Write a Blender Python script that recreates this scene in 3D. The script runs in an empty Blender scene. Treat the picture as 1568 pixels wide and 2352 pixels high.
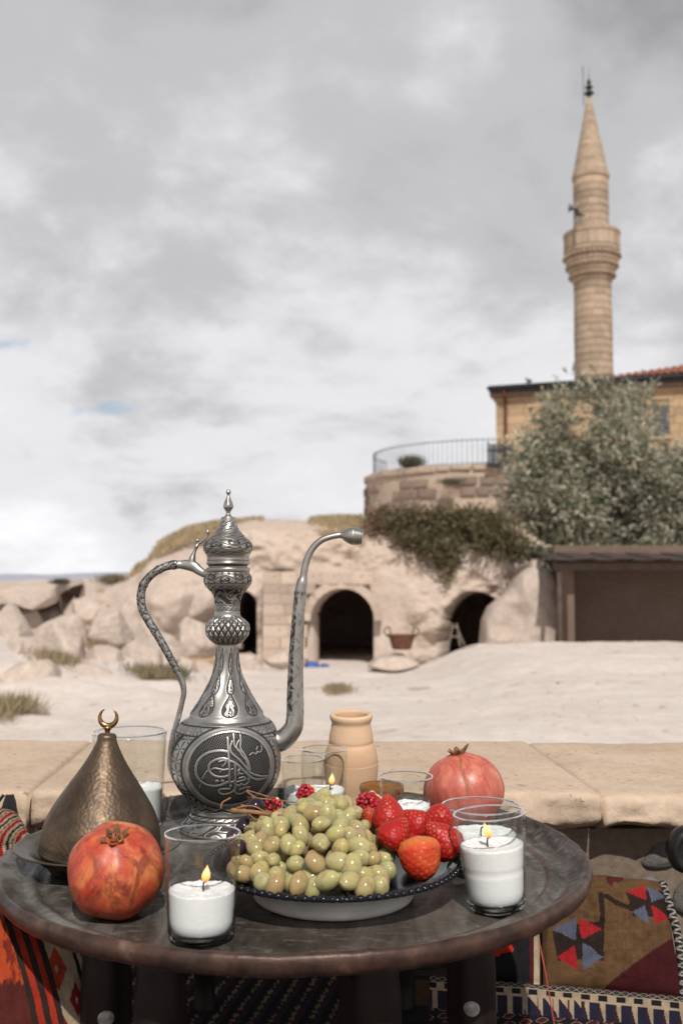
import bpy, math, random
import numpy as np
from mathutils import Vector, Matrix, Euler

random.seed(7)
RNG = np.random.default_rng(7)
SC = bpy.context.scene
COL = SC.collection
R = math.radians
PI = math.pi

# ------------------------------------------------------------------ camera
CAM_Z = 0.87
PITCH = R(3.87)
FPX = 2278.0           # focal length in pixels of a 1568 x 2352 frame
cam_d = bpy.data.cameras.new('camera')
cam = bpy.data.objects.new('camera', cam_d)
COL.objects.link(cam)
cam.location = (0, 0, CAM_Z)
cam.rotation_euler = (R(90) + PITCH, 0, 0)
cam_d.sensor_fit = 'VERTICAL'
cam_d.sensor_height = 36.0
cam_d.lens = 36.0 * FPX / 2352.0
cam_d.clip_start = 0.05
cam_d.clip_end = 8000
cam_d.dof.use_dof = True
cam_d.dof.focus_distance = 1.30
cam_d.dof.aperture_fstop = 6.3
SC.camera = cam

# ------------------------------------------------------------------ survey helpers
CP, SP = math.cos(PITCH), math.sin(PITCH)


def ray(x, y):
    cx, cy = (x - 784) / FPX, (1176 - y) / FPX
    return Vector((cx, CP - cy * SP, SP + cy * CP))


def at(x, y, Y):
    """point surveyed in the 1568 x 2352 picture, standing Y metres away"""
    d = ray(x, y)
    t = Y / d.y
    return Vector((d.x * t, Y, CAM_Z + d.z * t))


def onz(x, y, z):
    d = ray(x, y)
    t = (z - CAM_Z) / d.z
    return Vector((d.x * t, d.y * t, z))


# ------------------------------------------------------------------ sky
SUN_EL, SUN_AZ = R(47), R(8)      # sun behind the camera, a little to its right
world = bpy.data.worlds.new('World')
SC.world = world
world.use_nodes = True


def build_sky():
    nt = world.node_tree
    nt.nodes.clear()
    N = nt.nodes.new
    L = nt.links.new
    out = N('ShaderNodeOutputWorld')
    bg = N('ShaderNodeBackground')
    bg.inputs['Strength'].default_value = 0.1
    sky = N('ShaderNodeTexSky')
    sky.sky_type = 'NISHITA'
    sky.sun_disc = False
    sky.sun_elevation = SUN_EL
    sky.sun_rotation = PI - SUN_AZ
    sky.dust_density = 2.0
    tc = N('ShaderNodeTexCoord')
    sep = N('ShaderNodeSeparateXYZ')
    L(tc.outputs['Generated'], sep.inputs[0])

    def math_(op, a, b=None, c=None):
        n = N('ShaderNodeMath')
        n.operation = op
        for i, v in enumerate((a, b, c)):
            if v is None:
                continue
            if isinstance(v, (int, float)):
                n.inputs[i].default_value = v
            else:
                L(v, n.inputs[i])
        return n.outputs[0]
    zc = math_('MAXIMUM', sep.outputs[2], 0.0)
    den = math_('ADD', zc, 0.34)
    u = math_('DIVIDE', sep.outputs[0], den)
    v = math_('DIVIDE', sep.outputs[1], den)
    cmb = N('ShaderNodeCombineXYZ')
    L(u, cmb.inputs[0])
    L(v, cmb.inputs[1])

    def noise(scale, detail, rough, w, dist=0.0):
        n = N('ShaderNodeTexNoise')
        n.noise_dimensions = '4D'
        L(cmb.outputs[0], n.inputs['Vector'])
        n.inputs['W'].default_value = w
        n.inputs['Scale'].default_value = scale
        n.inputs['Detail'].default_value = detail
        n.inputs['Roughness'].default_value = rough
        n.inputs['Distortion'].default_value = dist
        return n.outputs['Fac']
    big = noise(0.95, 2, 0.45, 3.1, 0.3)
    mid = noise(2.3, 6, 0.54, 8.4, 0.35)
    fine = noise(5.6, 8, 0.58, 1.7, 0.25)
    s = math_('MULTIPLY_ADD', big, 0.60, math_('MULTIPLY_ADD', mid, 0.62, math_('MULTIPLY', fine, 0.27)))
    s = math_('ADD', s, -0.018)
    s = math_('MULTIPLY_ADD', zc, -0.60, s)          # thicker, greyer cloud base higher up
    ramp = N('ShaderNodeValToRGB')
    cr = ramp.color_ramp
    cr.interpolation = 'EASE'
    cr.elements[0].position = 0.30
    cr.elements[0].color = (2.5, 2.5, 2.6, 1)
    cr.elements[1].position = 0.86
    cr.elements[1].color = (8.6, 8.6, 8.85, 1)
    e = cr.elements.new(0.50)
    e.color = (4.7, 4.7, 4.86, 1)
    e = cr.elements.new(0.64)
    e.color = (6.9, 6.88, 7.1, 1)
    L(s, ramp.inputs[0])
    # a few small gaps of blue low in the sky
    gap = noise(4.0, 4, 0.5, 21.3, 0.2)
    g = N('ShaderNodeValToRGB')
    g.color_ramp.elements[0].position = 0.69
    g.color_ramp.elements[0].color = (0, 0, 0, 1)
    g.color_ramp.elements[1].position = 0.80
    g.color_ramp.elements[1].color = (0.7, 0.7, 0.7, 1)
    L(gap, g.inputs[0])
    # torn gaps of blue low on the left
    acc = None
    fz = noise(16.0, 5, 0.6, 5.5, 0.4)
    for (gx, gy, gr) in ((255, 938, .050), (20, 790, .035)):
        d = ray(gx, gy).normalized()
        cu, cv = d.x / (d.z + .34), d.y / (d.z + .34)
        du = math_('MULTIPLY', math_('SUBTRACT', u, cu), 0.55)
        dv = math_('SUBTRACT', v, cv)
        dist = math_('SQRT', math_('ADD', math_('MULTIPLY', du, du), math_('MULTIPLY', dv, dv)))
        m_ = math_('SUBTRACT', 1.0, math_('DIVIDE', dist, gr))
        m_ = math_('ADD', m_, math_('MULTIPLY_ADD', fz, 2.2, -1.35))
        n_ = N('ShaderNodeClamp')
        L(math_('MULTIPLY', m_, 1.6), n_.inputs[0])
        acc = n_.outputs[0] if acc is None else math_('MAXIMUM', acc, n_.outputs[0])
    gapf = math_('MAXIMUM', g.outputs[0], math_('MULTIPLY', acc, 0.5))
    mix = N('ShaderNodeMix')
    mix.data_type = 'RGBA'
    L(gapf, mix.inputs['Factor'])
    L(ramp.outputs[0], mix.inputs[6])
    L(sky.outputs[0], mix.inputs[7])
    L(mix.outputs[2], bg.inputs['Color'])
    L(bg.outputs[0], out.inputs['Surface'])


build_sky()

# ------------------------------------------------------------------ sun
sun_d = bpy.data.lights.new('sun', 'SUN')
sun_d.energy = 3.3
sun_d.angle = R(0.9)
sun_d.color = (1.0, 0.95, 0.89)
sun = bpy.data.objects.new('sun', sun_d)
COL.objects.link(sun)
to_sun = Vector((math.sin(SUN_AZ) * math.cos(SUN_EL), -math.cos(SUN_AZ) * math.cos(SUN_EL), math.sin(SUN_EL)))
sun.rotation_euler = to_sun.to_track_quat('Z', 'Y').to_euler()
sun.location = (2, -6, 8)

SC.render.engine = 'CYCLES'
SC.view_settings.view_transform = 'Standard'
SC.view_settings.look = 'None'
SC.view_settings.exposure = 0.25
SC.view_settings.gamma = 1.0
SC.view_settings.use_curve_mapping = False
SC.cycles.use_denoising = True
SC.cycles.max_bounces = 10
SC.cycles.transparent_max_bounces = 16
SC.cycles.transmission_bounces = 8
SC.cycles.caustics_reflective = False
SC.cycles.caustics_refractive = False
SC.cycles.sample_clamp_indirect = 6.0

# ------------------------------------------------------------------ numpy noise
def _hash(i, j, k, s):
    h = (i * 374761393 + j * 668265263 + k * 2147483647 + s * 1274126177) & 0xFFFFFFFF
    h = ((h ^ (h >> 13)) * 1274126177) & 0xFFFFFFFF
    h = ((h ^ (h >> 16)) * 2246822519) & 0xFFFFFFFF
    return ((h ^ (h >> 15)) & 0xFFFFFF) / float(0xFFFFFF)


def vnoise(x, y, z, seed=0):
    x, y, z = np.broadcast_arrays(np.asarray(x, float), np.asarray(y, float), np.asarray(z, float))
    i, j, k = np.floor(x).astype(np.int64), np.floor(y).astype(np.int64), np.floor(z).astype(np.int64)
    fx, fy, fz = x - i, y - j, z - k
    fx, fy, fz = [f * f * f * (f * (f * 6 - 15) + 10) for f in (fx, fy, fz)]
    r = 0
    for a in (0, 1):
        for b in (0, 1):
            for c in (0, 1):
                w = (fx if a else 1 - fx) * (fy if b else 1 - fy) * (fz if c else 1 - fz)
                r = r + w * _hash(i + a, j + b, k + c, seed)
    return r * 2 - 1


def fbm(x, y, z=0.0, octaves=4, seed=0, gain=0.5):
    a, s, t = 1.0, 0.0, 0.0
    x, y, z = np.asarray(x, float), np.asarray(y, float), np.asarray(z, float)
    for o in range(octaves):
        s = s + a * vnoise(x, y, z, seed + o * 17)
        t += a
        a *= gain
        x, y, z = x * 2.03 + 5.1, y * 2.03 + 1.7, z * 2.03 + 9.3
    return s / t


def sstep(a, b, x):
    t = np.clip((np.asarray(x, float) - a) / (b - a), 0, 1)
    return t * t * (3 - 2 * t)


# ------------------------------------------------------------------ mesh helpers
def mesh_from(name, verts, faces, smooth=True, attrs=None, colors=None, mat=None, sharp=None):
    me = bpy.data.meshes.new(name)
    verts = np.asarray(verts, dtype=np.float32).reshape(-1, 3)
    me.vertices.add(len(verts))
    me.vertices.foreach_set('co', verts.ravel())
    if isinstance(faces, np.ndarray):
        n, k = faces.shape
        me.loops.add(n * k)
        me.loops.foreach_set('vertex_index', faces.astype(np.int32).ravel())
        me.polygons.add(n)
        me.polygons.foreach_set('loop_start', np.arange(0, n * k, k, dtype=np.int32))
    else:
        tot = sum(len(f) for f in faces)
        me.loops.add(tot)
        me.loops.foreach_set('vertex_index', np.fromiter((i for f in faces for i in f), np.int32, tot))
        me.polygons.add(len(faces))
        ls = np.cumsum([0] + [len(f) for f in faces[:-1]]).astype(np.int32)
        me.polygons.foreach_set('loop_start', ls)
    me.update(calc_edges=True)
    me.validate()
    me.polygons.foreach_set('use_smooth', np.full(len(me.polygons), bool(smooth)))
    for k, v in (attrs or {}).items():
        a = me.attributes.new(k, 'FLOAT', 'POINT')
        a.data.foreach_set('value', np.asarray(v, dtype=np.float32).ravel())
    if colors is not None:
        a = me.attributes.new('col', 'FLOAT_COLOR', 'POINT')
        c = np.ones((len(verts), 4), dtype=np.float32)
        c[:, :3] = np.asarray(colors).reshape(-1, 3)
        a.data.foreach_set('color', c.ravel())
    if mat is not None:
        me.materials.append(mat)
    return me


def grid_faces(nu, nv, closed=False):
    """quads of a grid stored row by row: nu rows of nv points; closed joins last column to first"""
    i = np.arange(nu - 1)[:, None]
    j = np.arange(nv if closed else nv - 1)[None, :]
    j2 = (j + 1) % nv
    a = i * nv + j
    b = i * nv + j2
    c = (i + 1) * nv + j2
    d = (i + 1) * nv + j
    return np.stack([a, b, c, d], -1).reshape(-1, 4)


def link(name, me, parent=None, loc=(0, 0, 0), rot=(0, 0, 0), scale=(1, 1, 1), world_coords=False):
    o = bpy.data.objects.new(name, me)
    COL.objects.link(o)
    o.location = loc
    o.rotation_euler = rot
    o.scale = scale
    if parent is not None:
        o.parent = parent
        if world_coords:
            o.matrix_parent_inverse = Matrix.Translation(-base_of(parent))
    return o


def base_of(o):
    v = Vector((0, 0, 0))
    while o is not None:
        v = v + Vector(o.location)
        o = o.parent if o.parent is not None and o.matrix_parent_inverse == Matrix.Identity(4) else None
    return v


def tag(o, label=None, cat=None, group=None, kind=None):
    if label:
        o['label'] = label
    if cat:
        o['category'] = cat
    if group:
        o['group'] = group
    if kind:
        o['kind'] = kind
    return o


def thing(name, label, cat, loc=(0, 0, 0), rot=(0, 0, 0), group=None):
    o = bpy.data.objects.new(name, None)
    o.empty_display_size = 0.05
    COL.objects.link(o)
    o.location = loc
    o.rotation_euler = rot
    return tag(o, label, cat, group)


def catmull(pts, n):
    """smooth resampling of a polyline (any dimension)"""
    p = np.asarray(pts, float)
    d = np.r_[0, np.cumsum(np.sqrt(((p[1:] - p[:-1]) ** 2).sum(1)))]
    t = np.linspace(0, d[-1], n)
    m = np.zeros_like(p)
    h = np.diff(d)
    s = (p[1:] - p[:-1]) / h[:, None]
    m[0], m[-1] = s[0], s[-1]
    for i in range(1, len(p) - 1):
        m[i] = (s[i - 1] * h[i] + s[i] * h[i - 1]) / (h[i] + h[i - 1])
    k = np.clip(np.searchsorted(d, t, side='right') - 1, 0, len(p) - 2)
    u = ((t - d[k]) / h[k])[:, None]
    hh = h[k][:, None]
    return ((2 * u**3 - 3 * u**2 + 1) * p[k] + (u**3 - 2 * u**2 + u) * hh * m[k]
            + (-2 * u**3 + 3 * u**2) * p[k + 1] + (u**3 - u**2) * hh * m[k + 1])


def dense(pts, n):
    """linear resampling keeping corners"""
    p = np.asarray(pts, float)
    d = np.r_[0, np.cumsum(np.sqrt(((p[1:] - p[:-1]) ** 2).sum(1)))]
    t = np.union1d(np.linspace(0, d[-1], n), d)
    return np.stack([np.interp(t, d, p[:, i]) for i in range(p.shape[1])], -1)


def lathe(name, prof, nth=64, mat=None, smooth=True, cap0=False, cap1=False, attrs=None, fn=None):
    """prof: rows (r, z). fn(theta, z, r) -> (dr, mask) for engraved relief"""
    prof = np.asarray(prof, float)
    nv = len(prof)
    th = np.linspace(0, 2 * PI, nth, endpoint=False)
    Rr = np.repeat(prof[:, 0:1], nth, 1)
    Z = np.repeat(prof[:, 1:2], nth, 1)
    T = np.repeat(th[None, :], nv, 0)
    at_ = dict(attrs or {})
    if fn is not None:
        dr, mask = fn(T, Z, Rr)
        Rr = np.maximum(Rr + dr, 1e-5)
        at_['engrave'] = mask
    V = np.stack([Rr * np.cos(T), Rr * np.sin(T), Z], -1).reshape(-1, 3)
    F = grid_faces(nv, nth, True)
    me_f = F
    if cap0 or cap1:
        fl = [tuple(f) for f in F]
        if cap0:
            fl.append(tuple(range(nth))[::-1])
        if cap1:
            fl.append(tuple(range((nv - 1) * nth, nv * nth)))
        me_f = fl
    return mesh_from(name, V, me_f, smooth, at_, None, mat)


def tube(name, pts, rad, mat=None, seg=10, smooth=True, caps=True, flat=None, attrs_fn=None):
    """sweep a circle (or a flattened one) along points; rad per point"""
    P = np.asarray(pts, float)
    n = len(P)
    rad = np.broadcast_to(np.asarray(rad, float), (n,))
    T = np.gradient(P, axis=0)
    T /= np.linalg.norm(T, axis=1)[:, None] + 1e-12
    up = np.array([0, 1.0, 0.0])
    if abs(T[:, 1]).max() > 0.95:
        up = np.array([0.3, 0.2, 0.93])
    A = np.cross(T, up)
    A /= np.linalg.norm(A, axis=1)[:, None] + 1e-12
    B = np.cross(A, T)
    th = np.linspace(0, 2 * PI, seg, endpoint=False)
    fb = 1.0 if flat is None else flat
    V = (P[:, None, :] + rad[:, None, None] * (np.cos(th)[None, :, None] * A[:, None, :]
         + fb * np.sin(th)[None, :, None] * B[:, None, :])).reshape(-1, 3)
    F = [tuple(f) for f in grid_faces(n, seg, True)]
    if caps:
        F.append(tuple(range(seg))[::-1])
        F.append(tuple(range((n - 1) * seg, n * seg)))
    at_ = None
    if attrs_fn is not None:
        s = np.repeat(np.arange(n) / max(n - 1, 1), seg)
        at_ = {'engrave': attrs_fn(s, np.tile(th, n))}
    return mesh_from(name, V, F, smooth, at_, None, mat)


def box_data(sx, sy, sz, b=0.0):
    """chamfered box centred on the origin"""
    hx, hy, hz = sx / 2, sy / 2, sz / 2
    if b <= 0:
        V = [(x * hx, y * hy, z * hz) for x in (-1, 1) for y in (-1, 1) for z in (-1, 1)]
        F = [(0, 1, 3, 2), (4, 6, 7, 5), (0, 4, 5, 1), (2, 3, 7, 6), (0, 2, 6, 4), (1, 5, 7, 3)]
        return V, F
    V, idx = [], {}
    for sxn in (-1, 1):
        for syn in (-1, 1):
            for szn in (-1, 1):
                for ax in range(3):
                    c = [sxn * (hx - b), syn * (hy - b), szn * (hz - b)]
                    c[ax] = (sxn, syn, szn)[ax] * (hx, hy, hz)[ax]
                    idx[(sxn, syn, szn, ax)] = len(V)
                    V.append(tuple(c))
    F = []
    for ax in range(3):
        o1, o2 = [(1, 2), (0, 2), (0, 1)][ax]
        for s in (-1, 1):
            q = []
            for a, c in ((-1, -1), (1, -1), (1, 1), (-1, 1)):
                sg = [0, 0, 0]
                sg[ax], sg[o1], sg[o2] = s, a, c
                q.append(idx[(*sg, ax)])
            F.append(tuple(q))
        for a in (-1, 1):
            for c in (-1, 1):
                q = []
                for s, w in ((-1, o1), (1, o1), (1, o2), (-1, o2)):
                    sg = [0, 0, 0]
                    sg[ax], sg[o1], sg[o2] = s, a, c
                    q.append(idx[(*sg, w)])
                F.append(tuple(q))
    for a in (-1, 1):
        for b_ in (-1, 1):
            for c in (-1, 1):
                F.append(tuple(idx[(a, b_, c, k)] for k in range(3)))
    import bmesh
    return V, F


def fix_normals(me):
    import bmesh
    bm = bmesh.new()
    bm.from_mesh(me)
    bmesh.ops.recalc_face_normals(bm, faces=bm.faces)
    bm.to_mesh(me)
    bm.free()
    return me


def box_mesh(name, sx, sy, sz, b=0.0, mat=None, jitter=0.0, seed=0):
    V, F = box_data(sx, sy, sz, b)
    V = np.asarray(V, float)
    if jitter:
        V = V + np.random.default_rng(seed).uniform(-jitter, jitter, V.shape)
    return fix_normals(mesh_from(name, V, F, False, None, None, mat))


def box_between(name, p0, p1, w, h, mat, parent=None, world_coords=True, b=0.0):
    """a straight bar with rectangular section from p0 to p1"""
    p0, p1 = Vector(p0), Vector(p1)
    d = p1 - p0
    me = box_mesh(name, d.length, w, h, b, mat)
    q = d.to_track_quat('X', 'Z')
    me.transform(Matrix.Translation((p0 + p1) / 2) @ q.to_matrix().to_4x4())
    return link(name, me, parent, world_coords=world_coords)


def blob(name, rx, ry, rz, nu=24, nv=32, amp=0.0, freq=1.5, seed=0, mat=None, fn=None, smooth=True):
    """a noise shaped ellipsoid, poles along z"""
    ph = np.linspace(0, PI, nu)
    th = np.linspace(0, 2 * PI, nv, endpoint=False)
    P, T = np.meshgrid(ph, th, indexing='ij')
    X, Y, Z = np.sin(P) * np.cos(T), np.sin(P) * np.sin(T), np.cos(P)
    k = 1 + amp * fbm(X * freq + seed, Y * freq, Z * freq, 4, seed)
    if fn is not None:
        k = k * fn(X, Y, Z, P, T)
    V = np.stack([X * k * rx, Y * k * ry, Z * k * rz], -1)
    V = V.reshape(-1, 3)
    return mesh_from(name, V, grid_faces(nu, nv, True)[:, ::-1], smooth, None, None, mat)


def rock_mesh(name, rx, ry, rz, seed, mat, cuts=14, amp=0.07, nu=44, nv=60):
    """boulder: an ellipsoid cut by random planes, then weathered"""
    g = np.random.default_rng(seed)
    ph = np.linspace(0, PI, nu)
    th = np.linspace(0, 2 * PI, nv, endpoint=False)
    P, T = np.meshgrid(ph, th, indexing='ij')
    D = np.stack([np.sin(P) * np.cos(T), np.sin(P) * np.sin(T), np.cos(P)], -1).reshape(-1, 3)
    k = np.ones(len(D))
    for _ in range(cuts):
        n = g.normal(size=3)
        n[2] = abs(n[2]) * 0.8
        n /= np.linalg.norm(n)
        h = g.uniform(0.45, 0.82)
        dn = D @ n
        k = np.where(dn > 1e-3, np.minimum(k, h / np.maximum(dn, 1e-3)), k)
    k = k * (1 + amp * fbm(D[:, 0] * 1.7 + seed, D[:, 1] * 1.7, D[:, 2] * 1.7, 5, seed)
             + 0.05 * fbm(D[:, 0] * 6 + seed, D[:, 1] * 6, D[:, 2] * 6, 3, seed + 5))
    V = D * k[:, None] * np.array([rx, ry, rz])
    return mesh_from(name, V, grid_faces(nu, nv, True)[:, ::-1], True, None, None, mat)


# ------------------------------------------------------------------ material helpers
class Mat:
    def __init__(self, name, base=(0.5, 0.5, 0.5), rough=0.6, metal=0.0, spec=0.5):
        m = bpy.data.materials.new(name)
        m.use_nodes = True
        self.m = m
        self.nt = m.node_tree
        self.b = self.nt.nodes['Principled BSDF']
        self.out = self.nt.nodes['Material Output']
        self.set('Base Color', (*base, 1))
        self.set('Roughness', rough)
        self.set('Metallic', metal)
        self.set('Specular IOR Level', spec)
        self._tc = None

    def set(self, k, v):
        s = self.b.inputs[k]
        if hasattr(v, 'is_linked') or hasattr(v, 'links'):
            self.nt.links.new(v, s)
        else:
            s.default_value = v
        return self

    def node(self, t):
        return self.nt.nodes.new(t)

    def link(self, a, b):
        self.nt.links.new(a, b)

    def coord(self, kind='Object', scale=None, rot=None):
        if self._tc is None:
            self._tc = self.node('ShaderNodeTexCoord')
        s = self._tc.outputs[kind]
        if scale is not None or rot is not None:
            mp = self.node('ShaderNodeMapping')
            self.link(s, mp.inputs[0])
            if scale is not None:
                mp.inputs['Scale'].default_value = scale
            if rot is not None:
                mp.inputs['Rotation'].default_value = rot
            s = mp.outputs[0]
        return s

    def noise(self, scale, detail=4, rough=0.55, dist=0.0, vec=None, out='Fac'):
        n = self.node('ShaderNodeTexNoise')
        self.link(vec if vec is not None else self.coord(), n.inputs['Vector'])
        n.inputs['Scale'].default_value = scale
        n.inputs['Detail'].default_value = detail
        n.inputs['Roughness'].default_value = rough
        n.inputs['Distortion'].default_value = dist
        return n.outputs[out]

    def voronoi(self, scale, feature='F1', vec=None, out='Distance', rand=1.0):
        n = self.node('ShaderNodeTexVoronoi')
        n.feature = feature
        self.link(vec if vec is not None else self.coord(), n.inputs['Vector'])
        n.inputs['Scale'].default_value = scale
        n.inputs['Randomness'].default_value = rand
        return n.outputs[out]

    def wave(self, scale, dist=0.0, detail=2, vec=None, direction='X', kind='BANDS'):
        n = self.node('ShaderNodeTexWave')
        n.wave_type = kind
        n.bands_direction = direction
        self.link(vec if vec is not None else self.coord(), n.inputs['Vector'])
        n.inputs['Scale'].default_value = scale
        n.inputs['Distortion'].default_value = dist
        n.inputs['Detail'].default_value = detail
        return n.outputs['Fac']

    def ramp(self, sock, stops, interp='LINEAR'):
        n = self.node('ShaderNodeValToRGB')
        cr = n.color_ramp
        cr.interpolation = interp
        def c4(c):
            return (c, c, c, 1) if isinstance(c, (int, float)) else (*c, 1)
        cr.elements[0].position, cr.elements[0].color = stops[0][0], c4(stops[0][1])
        cr.elements[1].position, cr.elements[1].color = stops[-1][0], c4(stops[-1][1])
        for p, c in stops[1:-1]:
            e = cr.elements.new(p)
            e.color = c4(c)
        self.link(sock, n.inputs[0])
        return n.outputs[0]

    def mix(self, fac, a, b, mode='MIX'):
        n = self.node('ShaderNodeMix')
        n.data_type = 'RGBA'
        n.blend_type = mode
        for s, v in ((n.inputs['Factor'], fac), (n.inputs[6], a), (n.inputs[7], b)):
            if isinstance(v, tuple):
                s.default_value = (*v, 1) if len(v) == 3 else v
            elif isinstance(v, (int, float)):
                s.default_value = v
            else:
                self.link(v, s)
        return n.outputs[2]

    def math(self, op, a, b=0.0):
        n = self.node('ShaderNodeMath')
        n.operation = op
        for i, v in enumerate((a, b)):
            if isinstance(v, (int, float)):
                n.inputs[i].default_value = v
            else:
                self.link(v, n.inputs[i])
        return n.outputs[0]

    def attr(self, name, out='Fac'):
        n = self.node('ShaderNodeAttribute')
        n.attribute_name = name
        return n.outputs[out]

    def rand(self):
        return self.node('ShaderNodeObjectInfo').outputs['Random']

    def bump(self, sock, strength=0.3, dist=0.01, prev=None):
        n = self.node('ShaderNodeBump')
        n.inputs['Strength'].default_value = strength
        n.inputs['Distance'].default_value = dist
        self.link(sock, n.inputs['Height'])
        if prev is not None:
            self.link(prev, n.inputs['Normal'])
        self.link(n.outputs[0], self.b.inputs['Normal'])
        return n.outputs[0]


def stone_mat(name, c0, c1, scale=1.0, rough=0.9, bump=0.4, bdist=0.05, spots=None, varied=False, tint=None):
    M = Mat(name, c0, rough, spec=0.2)
    n = M.noise(1.3 * scale, 6, 0.6)
    col = M.ramp(n, [(0.3, c0), (0.7, c1)])
    if tint:
        col = M.mix(M.ramp(M.noise(0.35 * scale, 3), [(0.45, 0.0), (0.65, 0.8)]), col, tint)
    f = M.noise(11 * scale, 5, 0.65)
    col = M.mix(0.35, col, M.ramp(f, [(0.3, tuple(x * 0.72 for x in c0)), (0.7, tuple(min(1, x * 1.15) for x in c1))]))
    if spots:
        v = M.noise(spots[0], 3, 0.6)
        col = M.mix(M.ramp(v, [(spots[1], 0.0), (spots[1] + 0.06, 0.75)]), col, spots[2])
    if varied:
        r = M.rand()
        col = M.mix(1.0, col, M.ramp(r, [(0.0, 0.78), (1.0, 1.16)]), 'MULTIPLY')
    M.set('Base Color', col)
    h = M.math('ADD', n, M.math('MULTIPLY', f, 0.35))
    M.bump(h, bump, bdist)
    return M.m


SAND = (0.575, 0.50, 0.445)
SAND2 = (0.65, 0.58, 0.53)
m_sand = stone_mat('pale tuff sand', SAND, SAND2, 0.5, 0.95, 0.5, 0.12, (1.1, 0.66, (0.33, 0.25, 0.17)))
m_tuff = stone_mat('carved tuff rock', (0.45, 0.36, 0.30), (0.57, 0.475, 0.41), 0.6, 0.95, 0.45, 0.12,
                   (0.9, 0.62, (0.28, 0.205, 0.145)), tint=(0.47, 0.37, 0.29))
m_boulder = stone_mat('weathered boulder stone', (0.38, 0.305, 0.255), (0.57, 0.475, 0.405), 0.8, 0.95, 0.7, 0.08,
                      (1.6, 0.66, (0.27, 0.20, 0.14)))
m_ashlar = stone_mat('ochre ashlar', (0.44, 0.345, 0.275), (0.55, 0.445, 0.37), 1.2, 0.95, 0.5, 0.04, (1.4, 0.6, (0.33, 0.23, 0.16)), varied=True)
m_mosque = stone_mat('mosque ashlar', (0.38, 0.26, 0.155), (0.48, 0.345, 0.215), 0.8, 0.9, 0.3, 0.03, varied=True)
m_minaret = stone_mat('minaret limestone', (0.385, 0.295, 0.215), (0.45, 0.35, 0.262), 0.5, 0.9, 0.25, 0.03, varied=True)
def add_blocks(m, k):
    nt = m.node_tree
    N, L = nt.nodes.new, nt.links.new
    b = nt.nodes['Principled BSDF']
    src = b.inputs['Base Color'].links[0].from_socket
    tc, sp, oi = N('ShaderNodeTexCoord'), N('ShaderNodeSeparateXYZ'), N('ShaderNodeObjectInfo')
    L(tc.outputs['Object'], sp.inputs[0])
    def mt(op, a, c):
        q = N('ShaderNodeMath')
        q.operation = op
        for i, v in enumerate((a, c)):
            if isinstance(v, (int, float)):
                q.inputs[i].default_value = v
            else:
                L(v, q.inputs[i])
        return q.outputs[0]
    an = mt('ADD', mt('MULTIPLY', mt('ARCTAN2', sp.outputs[1], sp.outputs[0]), k / 6.2832), mt('MULTIPLY', oi.outputs['Random'], 37.0))
    wn = N('ShaderNodeTexWhiteNoise')
    wn.noise_dimensions = '1D'
    L(mt('FLOOR', an, 0.0), wn.inputs['W'])
    fr = mt('ABSOLUTE', mt('SUBTRACT', mt('FRACT', an, 0.0), 0.5), 0.0)
    jt = N('ShaderNodeValToRGB')
    jt.color_ramp.elements[0].position, jt.color_ramp.elements[0].color = 0.455, (1, 1, 1, 1)
    jt.color_ramp.elements[1].position, jt.color_ramp.elements[1].color = 0.49, (.72, .70, .68, 1)
    L(fr, jt.inputs[0])
    rp = N('ShaderNodeValToRGB')
    rp.color_ramp.elements[0].color, rp.color_ramp.elements[1].color = (.84, .83, .82, 1), (1.08, 1.07, 1.05, 1)
    L(wn.outputs['Value'], rp.inputs[0])
    for c in (rp.outputs[0], jt.outputs[0]):
        mx = N('ShaderNodeMix')
        mx.data_type, mx.blend_type = 'RGBA', 'MULTIPLY'
        mx.inputs['Factor'].default_value = 1.0
        L(src, mx.inputs[6])
        L(c, mx.inputs[7])
        src = mx.outputs[2]
    L(src, b.inputs['Base Color'])


add_blocks(m_minaret, 11.0)
m_minaret_dark = stone_mat('minaret joint mortar', (0.30, 0.20, 0.12), (0.36, 0.25, 0.155), 0.8, 0.95, 0.2, 0.03)
m_bastion = stone_mat('bastion mortar', (0.42, 0.33, 0.25), (0.52, 0.42, 0.33), 0.9, 0.95, 0.6, 0.06)
m_bstone = stone_mat('brown bastion stone', (0.215, 0.155, 0.125), (0.33, 0.25, 0.20), 1.0, 0.9, 0.6, 0.05, varied=True)
m_slab = stone_mat('pitted sandstone slab', (0.43, 0.315, 0.22), (0.58, 0.455, 0.345), 4.0, 0.85, 0.75, 0.010,
                   (44, 0.63, (0.24, 0.165, 0.105)))
m_rubble = stone_mat('grey rubble stone', (0.10, 0.095, 0.09), (0.20, 0.185, 0.17), 6.0, 0.85, 0.6, 0.01, varied=True)
m_mortar = stone_mat('brown lime mortar', (0.13, 0.098, 0.072), (0.23, 0.18, 0.135), 5.0, 0.95, 0.8, 0.012)  # darkened to carry the shade on the wall in its colour


def simple(name, c, rough=0.6, metal=0.0, var=0.25, scale=8.0, bump=0.0, bdist=0.003, spec=0.5):
    M = Mat(name, c, rough, metal, spec)
    n = M.noise(scale, 5, 0.6)
    col = M.ramp(n, [(0.3, tuple(x * (1 - var) for x in c)), (0.7, tuple(min(1, x * (1 + var)) for x in c))])
    M.set('Base Color', col)
    if bump:
        M.bump(n, bump, bdist)
    return M.m


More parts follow.
